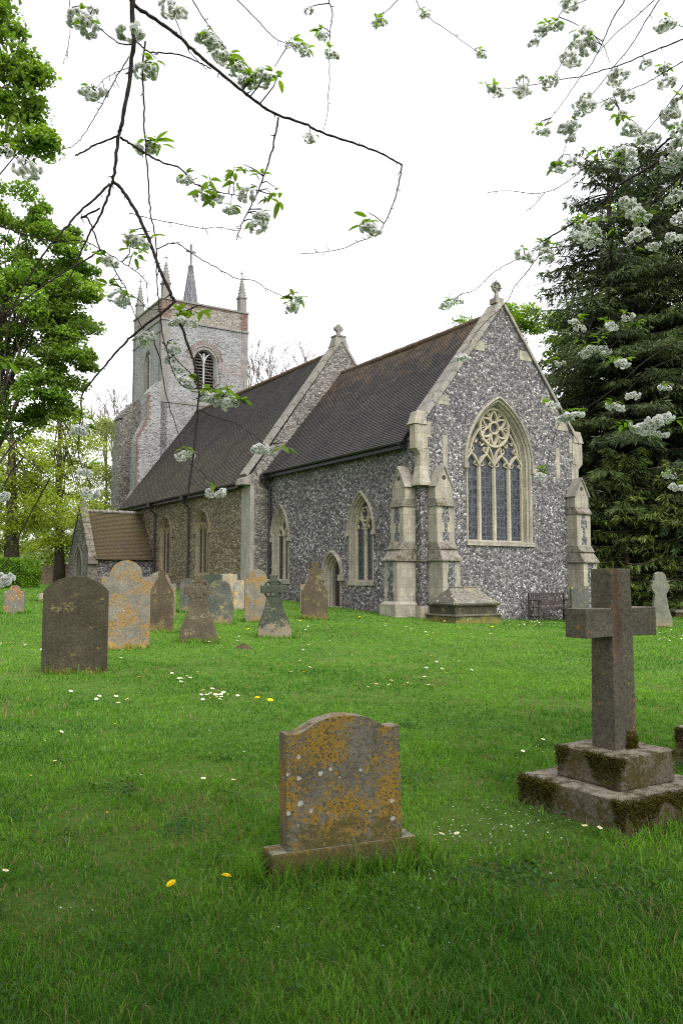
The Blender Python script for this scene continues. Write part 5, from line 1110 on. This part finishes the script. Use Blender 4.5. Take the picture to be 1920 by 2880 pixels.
LB_ = [
 (3.9, 4.1, 13, 2.5, h2((612, -60), (608, 60), (612, 200), (590, 400), (560, 560), (545, 630), (528, 780), (515, 835), (490, 920), (455, 1000), (405, 1090), (370, 1170), (330, 1260), (290, 1325))),
 (3.9, 4.3, 10, 4, h2((600, -50), (610, 15), (700, 80), (800, 150), (900, 240), (970, 300), (1080, 390), (1180, 470), (1260, 520), (1400, 570), (1470, 605), (1568, 640), (1660, 670), (1760, 710), (1845, 758))),
 (4.3, 4.3, 4, 1.5, h2((1845, 756), (1835, 820), (1812, 920), (1765, 1025), (1730, 1075), (1660, 1105), (1540, 1150), (1370, 1168))),
 (4.2, 4.2, 5, 2.5, h2((1278, 540), (1260, 640), (1240, 730), (1215, 800), (1180, 890), (1130, 990), (1100, 1055), (1088, 1102))),
 (4.0, 4.2, 6, 2, h2((552, 630), (600, 660), (680, 710), (740, 745), (830, 775), (890, 840), (950, 865), (1040, 890), (1110, 900))),
 (4.0, 3.9, 5, 4, h2((545, 625), (450, 660), (380, 700), (348, 715))),
 (4.05, 4.1, 8, 8, h2((518, 832), (560, 870), (600, 930), (640, 1000), (680, 1090), (705, 1160), (740, 1250), (780, 1340), (802, 1386))),
 (4.1, 4.2, 7, 2.5, h2((802, 1386), (740, 1440), (660, 1500), (580, 1570), (500, 1660), (440, 1730), (380, 1812), (374, 1900), (362, 2020), (366, 2100), (400, 2190))),
 (4.1, 4.2, 7, 4, h2((820, 1470), (832, 1495), (862, 1585), (892, 1665), (910, 1740), (912, 1830), (900, 1990), (880, 2160), (858, 2310))),
 (4.0, 3.7, 6, 2, h2((505, 845), (440, 910), (360, 980), (290, 1060), (220, 1140), (150, 1250), (80, 1370), (40, 1500), (22, 1650), (25, 1800), (36, 2010), (75, 2070), (150, 2130), (230, 2200))),
 (4.05, 4.15, 5, 2, h2((460, 955), (375, 1000), (402, 998), (430, 1060), (460, 1145), (500, 1190), (540, 1260), (580, 1330), (600, 1400), (640, 1480), (662, 1515))),
 (4.1, 3.8, 5, 3, h2((460, 1150), (400, 1190), (300, 1250), (200, 1310), (100, 1390), (-20, 1470))),
 (3.7, 4.1, 3.5, 2, h2((-30, 1025), (60, 1060), (150, 1085), (250, 1108), (380, 1108), (460, 1145), (560, 1205), (640, 1260), (672, 1300), (682, 1420))),
 (4.0, 4.2, 4.5, 2.5, h2((668, 190), (655, 330), (660, 450), (665, 600), (675, 750), (685, 900), (695, 1000), (715, 1100), (720, 1250), (730, 1400), (748, 1540), (770, 1620), (800, 1720), (850, 1780), (930, 1785))),
 (4.1, 4.3, 3.2, 1.8, h2((720, 1145), (800, 1115), (860, 1150), (940, 1200), (1030, 1250), (1090, 1280), (1170, 1290), (1230, 1330), (1310, 1365))),
 (4.0, 3.9, 4, 1.6, h2((612, 205), (540, 195), (460, 130), (400, 80))),
 (4.0, 3.9, 3, 1.5, h2((592, 260), (540, 350), (480, 460), (430, 550), (370, 640), (330, 675))),
 (4.0, 4.1, 4, 3, h2((625, 190), (680, 235), (760, 245), (850, 260), (920, 290), (970, 315))),
 (5.0, 5.2, 2.5, 1.5, h2((1060, -30), (1180, 90), (1250, 165), (1310, 200), (1400, 240))),
 (4.8, 4.9, 3, 1.2, h2((1500, -30), (1525, 60), (1515, 150), (1512, 300), (1505, 500), (1485, 600))),
 (4.2, 4.2, 2.2, 1.5, h2((595, 980), (700, 1005), (850, 1035), (930, 1050), (1000, 1045), (1100, 1060))),
 (4.1, 4.2, 3, 1.5, h2((870, -30), (940, 90), (1020, 200), (1060, 250))),
 (3.5, 3.6, 2.5, 1.5, h2((-10, 130), (10, 260), (25, 360), (45, 440))),
 (4.2, 4.2, 3.5, 1.8, h2((745, 1570), (800, 1640), (860, 1700), (940, 1770), (1040, 1830), (1110, 1870))),
 (4.2, 4.2, 3.5, 1.6, h2((690, 1520), (735, 1650), (760, 1800), (800, 1930), (840, 2060), (862, 2110))),
 (4.2, 4.25, 2.2, 1.5, h2((905, 1880), (1000, 1920), (1090, 1950), (1180, 2010), (1220, 2050))),
 (4.2, 4.2, 2, 1.2, h2((870, 2130), (930, 2170), (980, 2220))),
 (4.1, 4.2, 2.2, 1.5, h2((560, 1330), (640, 1380), (690, 1420), (780, 1420), (850, 1430))),
 (5.2, 5.2, 2, 1.2, h2((1850, -20), (1740, 80), (1700, 110))),
 (5.2, 5.3, 1.8, 1.2, h2((1900, -20), (1945, 60), (2040, 130), (2210, 250))),
 (4.1, 4.0, 1.8, 1.2, h2((322, -10), (322, 160), (308, 240), (290, 296))),
 (4.0, 4.0, 2, 1.2, h2((600, 310), (540, 330), (480, 365), (430, 420))),
 (4.0, 3.9, 2, 1.2, h2((330, 675), (240, 700), (160, 730), (110, 760))),
 (4.1, 4.2, 2.2, 1.4, h2((780, 20), (840, 170), (880, 250), (950, 320)))]
LC = [(182, 38, 26), (205, 62, 24), (215, 22, 12), (216, 205, 26), (205, 212, 20), (298, 72, 27), (335, 158, 26), (392, 18, 24), (410, 25, 18), (480, 85, 26), (495, 98, 22), (508, 126, 22), (522, 135, 20), (548, 155, 22), (585, 182, 22), (605, 182, 20), (570, 188, 18), (335, 332, 26), (425, 410, 18), (462, 448, 17), (498, 448, 18), (568, 446, 20), (530, 480, 16), (598, 500, 20), (590, 518, 22), (605, 495, 16), (852, 525, 22), (670, 706, 18), (678, 690, 14), (305, 550, 20), (325, 560, 20), (255, 598, 18), (282, 692, 18), (270, 680, 18), (665, 100, 14), (690, 105, 18), (702, 118, 16), (762, 122, 20), (742, 80, 16), (712, 318, 13), (66, 385, 26), (10, 345, 18), (400, 738, 16), (420, 736, 18), (438, 742, 14), (335, 770, 16), (330, 785, 12), (395, 800, 16), (390, 825, 14), (410, 845, 14), (425, 870, 17), (440, 885, 14), (480, 905, 18), (500, 915, 19), (525, 922, 20), (510, 900, 14), (470, 915, 14), (592, 1028, 18), (612, 1030, 19), (493, 1126, 24), (424, 1042, 19), (210, 1128, 21), (196, 1080, 17), (185, 988, 19), (190, 980, 13), (6, 1325, 22), (708, 22, 14), (866, 52, 15), (880, 48, 12), (974, 32, 13), (1105, 124, 14), (4, 1135, 16)]
LL = [(355, 325), (368, 332), (480, 415), (540, 395), (560, 390), (575, 395), (600, 400), (620, 455), (640, 460), (630, 440), (540, 420), (490, 460), (630, 165), (640, 180), (555, 150), (310, 590), (300, 570), (355, 140), (685, 685), (440, 715), (455, 720), (465, 712), (410, 718), (545, 915), (552, 920), (520, 895), (645, 1025), (650, 1030), (262, 660), (250, 655), (295, 540), (345, 545), (845, 500), (835, 515), (240, 590), (8, 830), (22, 835), (190, 960)]
cherry('cherry tree whose dark bare boughs hang across the upper left and the tower', [(-2.7, -1.9, -.1), (-2.6, -1.8, 1.3), (-2.2, -1.2, 2.8), (-1.6, -.2, 4.4), (-1.2, 1.0, 5.0)], 4.15, LB_, LC, LL,
  [(-2.4, -1.6, 6.0, 3.2, 2.6, 1.2, 95), (1.4, -2.2, 6.0, 3.0, 2.6, 1.2, 85), (-.2, 1.0, 5.6, 3.2, 1.1, .7, 75), (-5.2, 2.6, 5.4, 1.8, 3.2, 1.6, 75)], 5)  # out-of-view lobes, added and packed to darken the near lawn
RB_ = [
 (5.3, 5.8, 9, 3, c8((1640, 820), (1568, 865), (1450, 960), (1310, 1055), (1180, 1130), (1080, 1230), (960, 1320), (850, 1395), (740, 1460), (690, 1490))),
 (5.2, 5.6, 7, 3, c8((1640, 720), (1568, 775), (1480, 850), (1400, 925), (1310, 1020), (1250, 1040))),
 (5.2, 5.8, 4, 1.2, c8((1640, 210), (1568, 240), (1440, 290), (1310, 345), (1190, 395), (1060, 435), (960, 465), (860, 480), (800, 492), (640, 520), (480, 540), (370, 535))),
 (5.6, 6.0, 3, 1.2, c8((1440, -50), (1420, 0), (1330, 140), (1240, 290), (1140, 410), (1050, 530), (960, 640), (900, 740), (830, 950))),
 (5.4, 5.9, 3.5, 1.2, c8((1240, -50), (1200, 15), (1140, 110), (1090, 220), (1060, 290), (1000, 400), (940, 470), (850, 600), (760, 720))),
 (5.5, 5.8, 2.5, 1.5, c8((1440, -50), (1390, 0), (1270, 110), (1150, 210), (1040, 330))),
 (5.3, 5.8, 3, 1.3, c8((1640, 330), (1568, 375), (1440, 450), (1340, 510), (1240, 550), (1100, 610), (1000, 650))),
 (5.4, 5.8, 3, 1.3, c8((1640, 440), (1568, 520), (1470, 650), (1360, 780), (1300, 850))),
 (5.4, 5.9, 4, 1.5, c8((1640, 980), (1568, 1060), (1440, 1190), (1250, 1310), (1130, 1430), (1040, 1550), (980, 1700))),
 (5.7, 6.2, 3, 1.2, c8((760, 1450), (720, 1500), (680, 1570), (600, 1680), (540, 1750), (500, 1830), (440, 1900), (380, 1950), (300, 2040), (250, 2130))),
 (5.7, 6.0, 2.2, 1.2, c8((600, 1570), (540, 1595), (420, 1660), (300, 1770), (220, 1800), (150, 1835), (90, 1850))),
 (5.3, 5.8, 3.5, 1.2, c8((1640, 1340), (1568, 1370), (1400, 1430), (1250, 1500), (1100, 1570), (1000, 1610), (830, 1660))),
 (5.6, 5.9, 3, 1.2, c8((1260, 1050), (1250, 1300), (1180, 1600), (1100, 1800), (1030, 1900), (1000, 2000), (920, 2200), (880, 2350))),
 (5.4, 5.9, 3, 1.2, c8((1640, 1490), (1568, 1600), (1400, 1850), (1250, 2000), (1150, 2100), (950, 2210), (780, 2270))),
 (5.6, 5.9, 2.5, 1.2, c8((1330, 1060), (1280, 1050), (1200, 1010), (1100, 980), (1015, 990), (900, 1080), (800, 1150), (690, 1185), (600, 1180), (480, 1168), (370, 1180))),
 (5.9, 5.9, 1.8, 1.2, c8((720, 1180), (660, 1250), (605, 1295))),
 (5.7, 5.8, 1.8, 1, c8((830, 1660), (760, 1700), (680, 1745), (550, 1755))),
 (5.3, 5.7, 3.5, 1.3, [(1610, 745), (1568, 775), (1480, 830), (1400, 900), (1330, 945), (1285, 970), (1250, 1085)]),
 (5.3, 5.6, 2.8, 1.3, [(1610, 790), (1568, 815), (1490, 850), (1420, 915), (1375, 925)]),
 (5.3, 5.5, 3, 1.3, [(1610, 845), (1568, 870), (1535, 905), (1510, 935), (1490, 960)]),
 (5.4, 5.6, 2.5, 1.3, c8((1568, 880), (1520, 1010), (1500, 1150), (1470, 1300), (1380, 1430), (1350, 1560))),
 (5.4, 5.5, 2.5, 1.3, [(1600, 1060), (1568, 1075), (1545, 1085)]),
 (5.5, 5.5, 2, 1, c8((1080, 270), (1120, 390))), (5.6, 5.6, 1.8, 1, c8((830, 370), (800, 430), (770, 460))),
 (5.6, 5.7, 1.8, 1, c8((835, 60), (790, 120), (740, 190), (690, 240), (630, 265))),
 (5.2, 5.3, 2, 1.2, c8((1640, 190), (1568, 165), (1500, 145), (1470, 90)))]
RC = [(1243, 70, 16), (1255, 62, 14), (1222, 96, 12), (1280, 58, 14), (1307, 12, 18), (1337, 80, 22), (1350, 95, 20), (1345, 110, 20), (1318, 100, 16), (1303, 132, 20), (1316, 136, 18), (1420, 172, 22), (1412, 185, 18), (1428, 205, 18), (1440, 222, 18), (1525, 52, 20), (1518, 158, 14), (1530, 186, 16), (1545, 270, 24), (1532, 262, 18), (1558, 230, 22), (1336, 236, 22), (1352, 242, 18), (1342, 222, 15), (1330, 262, 14), (1258, 188, 18), (1196, 202, 20), (1200, 185, 16), (1140, 208, 18), (1400, 240, 14), (1478, 145, 14), (1250, 300, 17), (1293, 292, 20), (1305, 300, 18), (1310, 318, 14), (1318, 285, 16), (1425, 262, 14), (1445, 292, 20), (1465, 302, 20), (1490, 315, 20), (1476, 318, 16), (1275, 378, 17), (1285, 388, 14), (1312, 372, 13), (1437, 350, 22), (1425, 365, 20), (1408, 370, 16), (1450, 375, 16), (1542, 372, 22), (1562, 340, 22), (1555, 300, 18), (1438, 458, 20), (1448, 470, 18), (1462, 488, 20), (1470, 510, 18), (1482, 498, 16), (1475, 530, 18), (1455, 545, 17), (1350, 518, 18), (1362, 532, 18), (1332, 540, 17), (1375, 550, 16), (1355, 560, 14), (1298, 515, 15), (1205, 583, 21), (1245, 566, 16), (1255, 588, 17), (1250, 575, 14), (1500, 560, 16), (1560, 440, 18), (1545, 455, 16), (1562, 505, 18), (1550, 540, 18), (1052, 688, 15), (1022, 700, 16), (1060, 818, 15), (1440, 725, 15), (1322, 738, 14), (1334, 750, 14), (1405, 745, 16), (1355, 800, 15), (1342, 812, 14), (1388, 802, 15), (1430, 832, 15), (1284, 832, 13), (1452, 905, 15), (1478, 978, 24), (1500, 965, 24), (1520, 958, 20), (1522, 996, 14), (1415, 930, 17), (1268, 928, 15), (1290, 960, 17), (1322, 950, 15), (1240, 1092, 12), (1540, 1090, 14), (1555, 1115, 17), (1525, 888, 14)]
RLf = [(1112, 195), (1230, 300), (1425, 272), (1435, 275), (1420, 265), (1370, 350), (1378, 345), (1270, 385), (1440, 500), (1380, 500), (1325, 500), (1260, 560), (1200, 570), (1408, 525), (1480, 575), (1375, 770), (1378, 778), (1350, 790), (1405, 820), (1415, 828), (1330, 780), (1435, 968), (1428, 975), (1440, 980), (1262, 925), (1295, 945), (1335, 942), (1405, 925), (1550, 965), (1535, 880), (1240, 1080), (1550, 1080), (1405, 470), (1545, 480), (1030, 685), (1265, 825), (1460, 740), (1395, 735)]
cherry('cherry tree whose thin blossom-laden branches reach in from the right over the conifers', [(4.9, 1.6, -.1), (4.8, 1.7, 1.5), (4.5, 2.3, 3.0), (4.2, 3.2, 4.2), (3.8, 4.2, 4.8)], 5.55, RB_, RC, RLf,
  [(4.6, 2.6, 5.6, 1.3, 2.2, 1.4, 55), (3.0, 1.0, 5.6, 1.6, 1.6, 1.0, 55), (4.8, 5.6, 5.2, 1.3, 1.6, 1.8, 35)], 6, .9)
# ------------------------------------------------------------------ grass
M_GRASS = m_leaf('grass_blade', .4, .55, tmul=(1.3, 1.5, .5))
def blades(r0, r1, dens, h, wd, seed, ang=33, lean=.55):
    rg = np.random.default_rng(seed); area = R(2 * ang) / 2 * (r1 * r1 - r0 * r0); n_ = int(area * dens)
    r_ = np.sqrt(rg.uniform(r0 * r0, r1 * r1, n_)); th = rg.uniform(-R(ang), R(ang), n_); return np.sin(th) * r_, np.cos(th) * r_ - .3, h, wd, rg, lean
def vnoise(x, y, s_, seed):                                   # smooth value noise
    q = np.random.default_rng(seed).uniform(size=(64, 64)); X = x * s_; Y_ = y * s_; xi = np.floor(X).astype(int); yi = np.floor(Y_).astype(int); fx = X - xi; fy = Y_ - yi; fx = fx * fx * (3 - 2 * fx); fy = fy * fy * (3 - 2 * fy)
    g = lambda a, b: q[a % 64, b % 64]
    return (g(xi, yi) * (1 - fx) + g(xi + 1, yi) * fx) * (1 - fy) + (g(xi, yi + 1) * (1 - fx) + g(xi + 1, yi + 1) * fx) * fy
gzv = np.vectorize(gz)
VV = []; CC = []
PATCH = [(gpt(a, b), r_) for a, b, r_ in ((262, 1935, .35), (551, 2168, .28), (770, 2240, .22), (1435, 2300, .30), (1500, 2330, .22), (1225, 2365, .20), (1260, 2200, .25), (120, 2560, .25), (1470, 2480, .2))]
BLOCK = [(fs_.location.x, fs_.location.y, .36, .06, R(21)), (cp.x, cp.y, .5, .5, TH)]
def emit(x, y, h, wd, rg, lean):
    p1 = vnoise(x, y, 1.1, 1) * .6 + vnoise(x, y, 3.3, 2) * .4; p2 = (vnoise(x, y, .35, 3) * .45 + vnoise(x, y, 1.6, 9) * .3 + vnoise(x, y, 6.5, 4) * .25 - .5) * 1.6 + .5; bare = vnoise(x, y, .9, 5) * .55 + vnoise(x, y, 4.1, 6) * .45
    keep = rg.uniform(size=len(x)) < np.clip((.80 - bare) * 9, .35, 1)
    for bx, by, ax_, ay_, an in BLOCK:
        u = (x - bx) * math.cos(an) + (y - by) * math.sin(an); v_ = -(x - bx) * math.sin(an) + (y - by) * math.cos(an); keep &= ~((np.abs(u) < ax_) & (np.abs(v_) < ay_))
    pw = sum(np.exp(-((x - p.x) ** 2 / (1.8 * r_ * r_) + (y - p.y) ** 2 / (r_ * r_))) for p, r_ in PATCH); pw = np.clip(pw, 0, 1) * (.5 + vnoise(x, y, 9, 12)); keep &= rg.uniform(size=len(x)) > pw * .65
    d_wear = np.exp(-((x - cp.x + .45) ** 2 + (y - cp.y + .35) ** 2) / .25); keep &= rg.uniform(size=len(x)) > d_wear * .6
    x, y, p1, p2, bare, pw = x[keep], y[keep], p1[keep], p2[keep], bare[keep], pw[keep]; n_ = len(x); z = gzv(x, y)
    hh = h * (rg.uniform(.4, 1.1, n_) + .7 * (rg.uniform(size=n_) < .06)) * (.5 + 1.0 * p1) * (1 - .55 * np.clip(pw, 0, 1)); w_ = wd * rg.uniform(.7, 1.3, n_)
    a = rg.uniform(0, 6.283, n_); la = rg.uniform(0, 6.283, n_); ln = lean * rg.uniform(.2, 1.4, n_) * hh
    sx, sy = np.cos(a) * w_ * .5, np.sin(a) * w_ * .5; lx, ly = np.cos(la) * ln, np.sin(la) * ln
    V = np.empty((n_, 5, 3)); V[:, 0] = np.stack([x - sx, y - sy, z - .01], 1); V[:, 1] = np.stack([x + sx, y + sy, z - .01], 1)
    V[:, 2] = np.stack([x + lx * .35 - sx * .8, y + ly * .35 - sy * .8, z + hh * .6], 1); V[:, 3] = np.stack([x + lx * .35 + sx * .8, y + ly * .35 + sy * .8, z + hh * .6], 1); V[:, 4] = np.stack([x + lx, y + ly, z + hh * (1 - .25 * rg.uniform(size=n_))], 1)
    k = np.clip(p2 * 1.15 - .05 + rg.normal(0, .14, n_), 0, 1)[:, None]; c = np.array((.036, .118, .013)) * (1 - k) + np.array((.142, .282, .026)) * k
    dry = (rg.uniform(size=n_) < .03 + .04 * (y < 5.5) + .35 * (bare > .68) + pw * .45)[:, None]; c = np.where(dry, np.array((.20, .17, .075)), c) * rg.uniform(.75, 1.25, n_)[:, None]
    VV.append(V.reshape(-1, 3)); CC.append(np.repeat(c, 2, 0))
for a_ in ((2.2, 4.6, 6500, .066, .0044, 21, 38, .8), (4.6, 8, 2600, .052, .0072, 22, 36, .7), (8, 14, 850, .042, .012, 23), (14, 24, 250, .042, .020, 24), (24, 42, 75, .048, .036, 25)): emit(*blades(*a_))
# taller unmown blades round the stones
def tufts(cx_, cy_, rx, ry, an, n_, h, wd, seed):
    rg = np.random.default_rng(seed); t_ = rg.uniform(-1, 1, n_); s_ = rg.integers(0, 2, n_) * 2 - 1; e = rg.integers(0, 2, n_); off = np.abs(rg.normal(0, .035, n_)) + .015
    u = np.where(e == 0, t_ * rx, s_ * (rx + off)); v_ = np.where(e == 0, s_ * (ry + off), t_ * ry); emit(cx_ + u * math.cos(an) - v_ * math.sin(an), cy_ + u * math.sin(an) + v_ * math.cos(an), h, wd, rg, .6)
BL_ = BLOCK; BLOCK = []
tufts(fs_.location.x, fs_.location.y, .45, .10, R(21), 2600, .15, .005, 31); tufts(cp.x, cp.y, .5, .5, TH, 1100, .09, .005, 32)
for o in [o for o in bpy.data.objects if o.parent is None and o.get('category') in ('gravestone', 'cross') and o.location.y > 8]: tufts(o.location.x, o.location.y + .06, .34, .07, R(15), 260, .12, .012 if o.location.y < 16 else .02, int(o.location.x * 50 + 5000))
V = np.concatenate(VV); nb = len(V) // 5; bidx = np.arange(nb)[:, None] * 5
C = np.concatenate(CC)
fq = np.empty((nb, 2, 4), int); fq[:, 0] = bidx + np.array([0, 1, 3, 2]); fq[:, 1] = bidx + np.array([2, 3, 4, 4])
tri = np.concatenate([(bidx + np.array([0, 1, 3])), (bidx + np.array([0, 3, 2])), (bidx + np.array([2, 3, 4]))]); Cb = C[::2]
tag(mesh_np('grass', V, tri, M_GRASS, None, np.concatenate([Cb, Cb, Cb])), kind='stuff')
# low broad-leaved weeds and clover in the near grass
rg = np.random.default_rng(77); WP = []; WC = []
for _ in range(110):
    r_ = rg.uniform(2.6, 9) ; th = rg.uniform(-R(32), R(32)); cx_, cy_ = math.sin(th) * r_, math.cos(th) * r_
    if _ < 32: cx_, cy_ = rg.normal(.75, .55), rg.normal(4.25, .35)
    m = int(rg.uniform(25, 90)); q = rg.normal(size=(m, 2)) * rg.uniform(.05, .16); X = cx_ + q[:, 0]; Y_ = cy_ + q[:, 1]
    WP.append(np.stack([X, Y_, gzv(X, Y_) + rg.uniform(.012, .05, m)], 1)); hue = rg.uniform(); WC.append((np.array((.032, .100, .026)) * (1 - hue) + np.array((.08, .17, .020)) * hue) * rg.uniform(.6, 1.3, m)[:, None])
v, f_ = leaf_quads(np.concatenate(WP), .026, up=1.2, aspect=.85, rg=rg); tag(mesh_np('weeds', v, f_, M_GRASS, None, np.concatenate(WC)), kind='stuff')
# petals blown down from the cherries
rg = np.random.default_rng(78); FP = []
for a_, b_, s1, s2, k in ((1430, 2300, 120, 45, 90), (1240, 2360, 60, 20, 30), (1560, 2120, 60, 15, 10), (900, 2500, 400, 120, 45), (1300, 2500, 250, 80, 40), (700, 2100, 500, 80, 40)):
    for _ in range(k):
        q = gpt(rg.normal(a_, s1), min(2860, max(1900, rg.normal(b_, s2)))); FP.append((q.x, q.y, q.z + rg.uniform(.012, .03)))
v, f_ = leaf_quads(np.array(FP), .014, up=2., aspect=.8, rg=rg); tag(mesh_np('fallen_petals', v, f_, M_PETAL, None, np.full((len(FP), 3), .8)), kind='stuff')
# ------------------------------------------------------------------ flowers in the grass
def flat_flower(name, npet, rad, z, cp_, cc, layers=1):
    w = MB(); w.tube([(0, 0, 0), (.004, .002, z)], .0015, 4, m=1)
    for l_ in range(layers):
        for k in range(npet):
            a = 6.283 * (k + .5 * l_) / npet; r1 = rad * (1 - .28 * l_); d = Vector((math.cos(a), math.sin(a), .12 + .4 * l_)); s_ = Vector((-math.sin(a), math.cos(a), 0)) * rad * 1.9 / npet * 1.4; c = Vector((.004, .002, z)); w.add([c + d * rad * .15, c + d * r1 * .7 - s_, c + d * r1, c + d * r1 * .7 + s_], [(0, 1, 2, 3)])
    w.tube([(.004, .002, z - .002), (.004, .002, z + .006)], rad * .34, 8, m=2)
    me = w.build(name, [cp_, M_STEMG, cc]); return me
M_STEMG = m_plain('flower_stem', (.06, .12, .02)); M_DAISY = m_plain('daisy_petal', (.80, .80, .78), .7, .2, .05); M_YOLK = m_plain('daisy_eye', (.70, .48, .03)); M_DAND = m_plain('dandelion', (.85, .62, .01), .7, .2, .15, 60)
d0_ = flat_flower('daisy', 12, .018, .055, M_DAISY, M_YOLK)
spots = []; rf = random.Random(3)
def scatter(cx_, cy_, sx_, sy_, k):
    for _ in range(k): spots.append((rf.gauss(cx_, sx_), rf.gauss(cy_, sy_)))
for c in ((612, 1968, 30, 9, 24), (510, 1925, 25, 10, 9), (355, 1840, 30, 12, 9), (1245, 1880, 40, 25, 11), (1500, 1755, 45, 8, 34), (1890, 1795, 60, 10, 34), (1080, 1920, 60, 20, 10), (1000, 1760, 150, 18, 22), (250, 1975, 60, 12, 6), (430, 1760, 60, 14, 8), (620, 1800, 50, 15, 8), (1350, 1780, 90, 12, 12), (60, 1815, 30, 8, 7), (820, 1850, 80, 25, 12)): scatter(*c)
spots += [(80, 2203), (157, 2160), (572, 2210), (620, 2207), (297, 2312), (165, 2072), (327, 2052), (10, 2480), (1235, 2370), (1290, 2368), (1522, 2095), (1466, 2128), (1645, 2348), (1680, 2350), (655, 2215)]
first_ = True
for (px, py) in spots:
    if py < 1745: continue
    p = gpt(px, py)
    if first_: o = d0_; first_ = False
    else: o = d0_.copy(); COL.objects.link(o)
    s_ = 1.0 if p.y < 7 else min(1.45, p.y / 9 + .3); o.location = (p.x, p.y, p.z); o.scale = (s_, s_, 1.0 + .15 * (s_ - 1)); o.rotation_euler = (rf.uniform(-.3, .3) - .15, rf.uniform(-.3, .3), rf.uniform(0, 6.28)); tag(o, 'small white daisy open in the mown grass', 'daisy', 'white daisies scattered over the lawn')
dd = flat_flower('dandelion', 16, .024, .06, M_DAND, M_DAND, 3)
first_ = True
for (px, py, lab) in ((498, 2515, 'left of the two dandelions in the shaded grass before the foreground headstone'), (626, 2500, 'right of the two dandelions in the shaded grass before the foreground headstone'), (726, 1977, None), (760, 1983, None), (388, 1917, None), (853, 1902, None), (1010, 1740, None), (1040, 1738, None), (620, 1803, None), (845, 1752, None), (1250, 1752, None), (1385, 1768, None), (1405, 1775, None), (1200, 1758, None), (700, 1775, None), (1290, 1772, None)):
    p = gpt(px, py)
    if first_: o = dd; first_ = False
    else: o = dd.copy(); COL.objects.link(o)
    s_ = 1.15 if p.y < 8 else 1.5; o.location = p; o.scale = (s_, s_, 1.05); o.rotation_euler = (rf.uniform(-.2, .1) - .2, rf.uniform(-.3, .3), rf.uniform(0, 6.28)); tag(o, lab or 'yellow dandelion far out on the open lawn', 'dandelion', 'yellow dandelions in the grass')
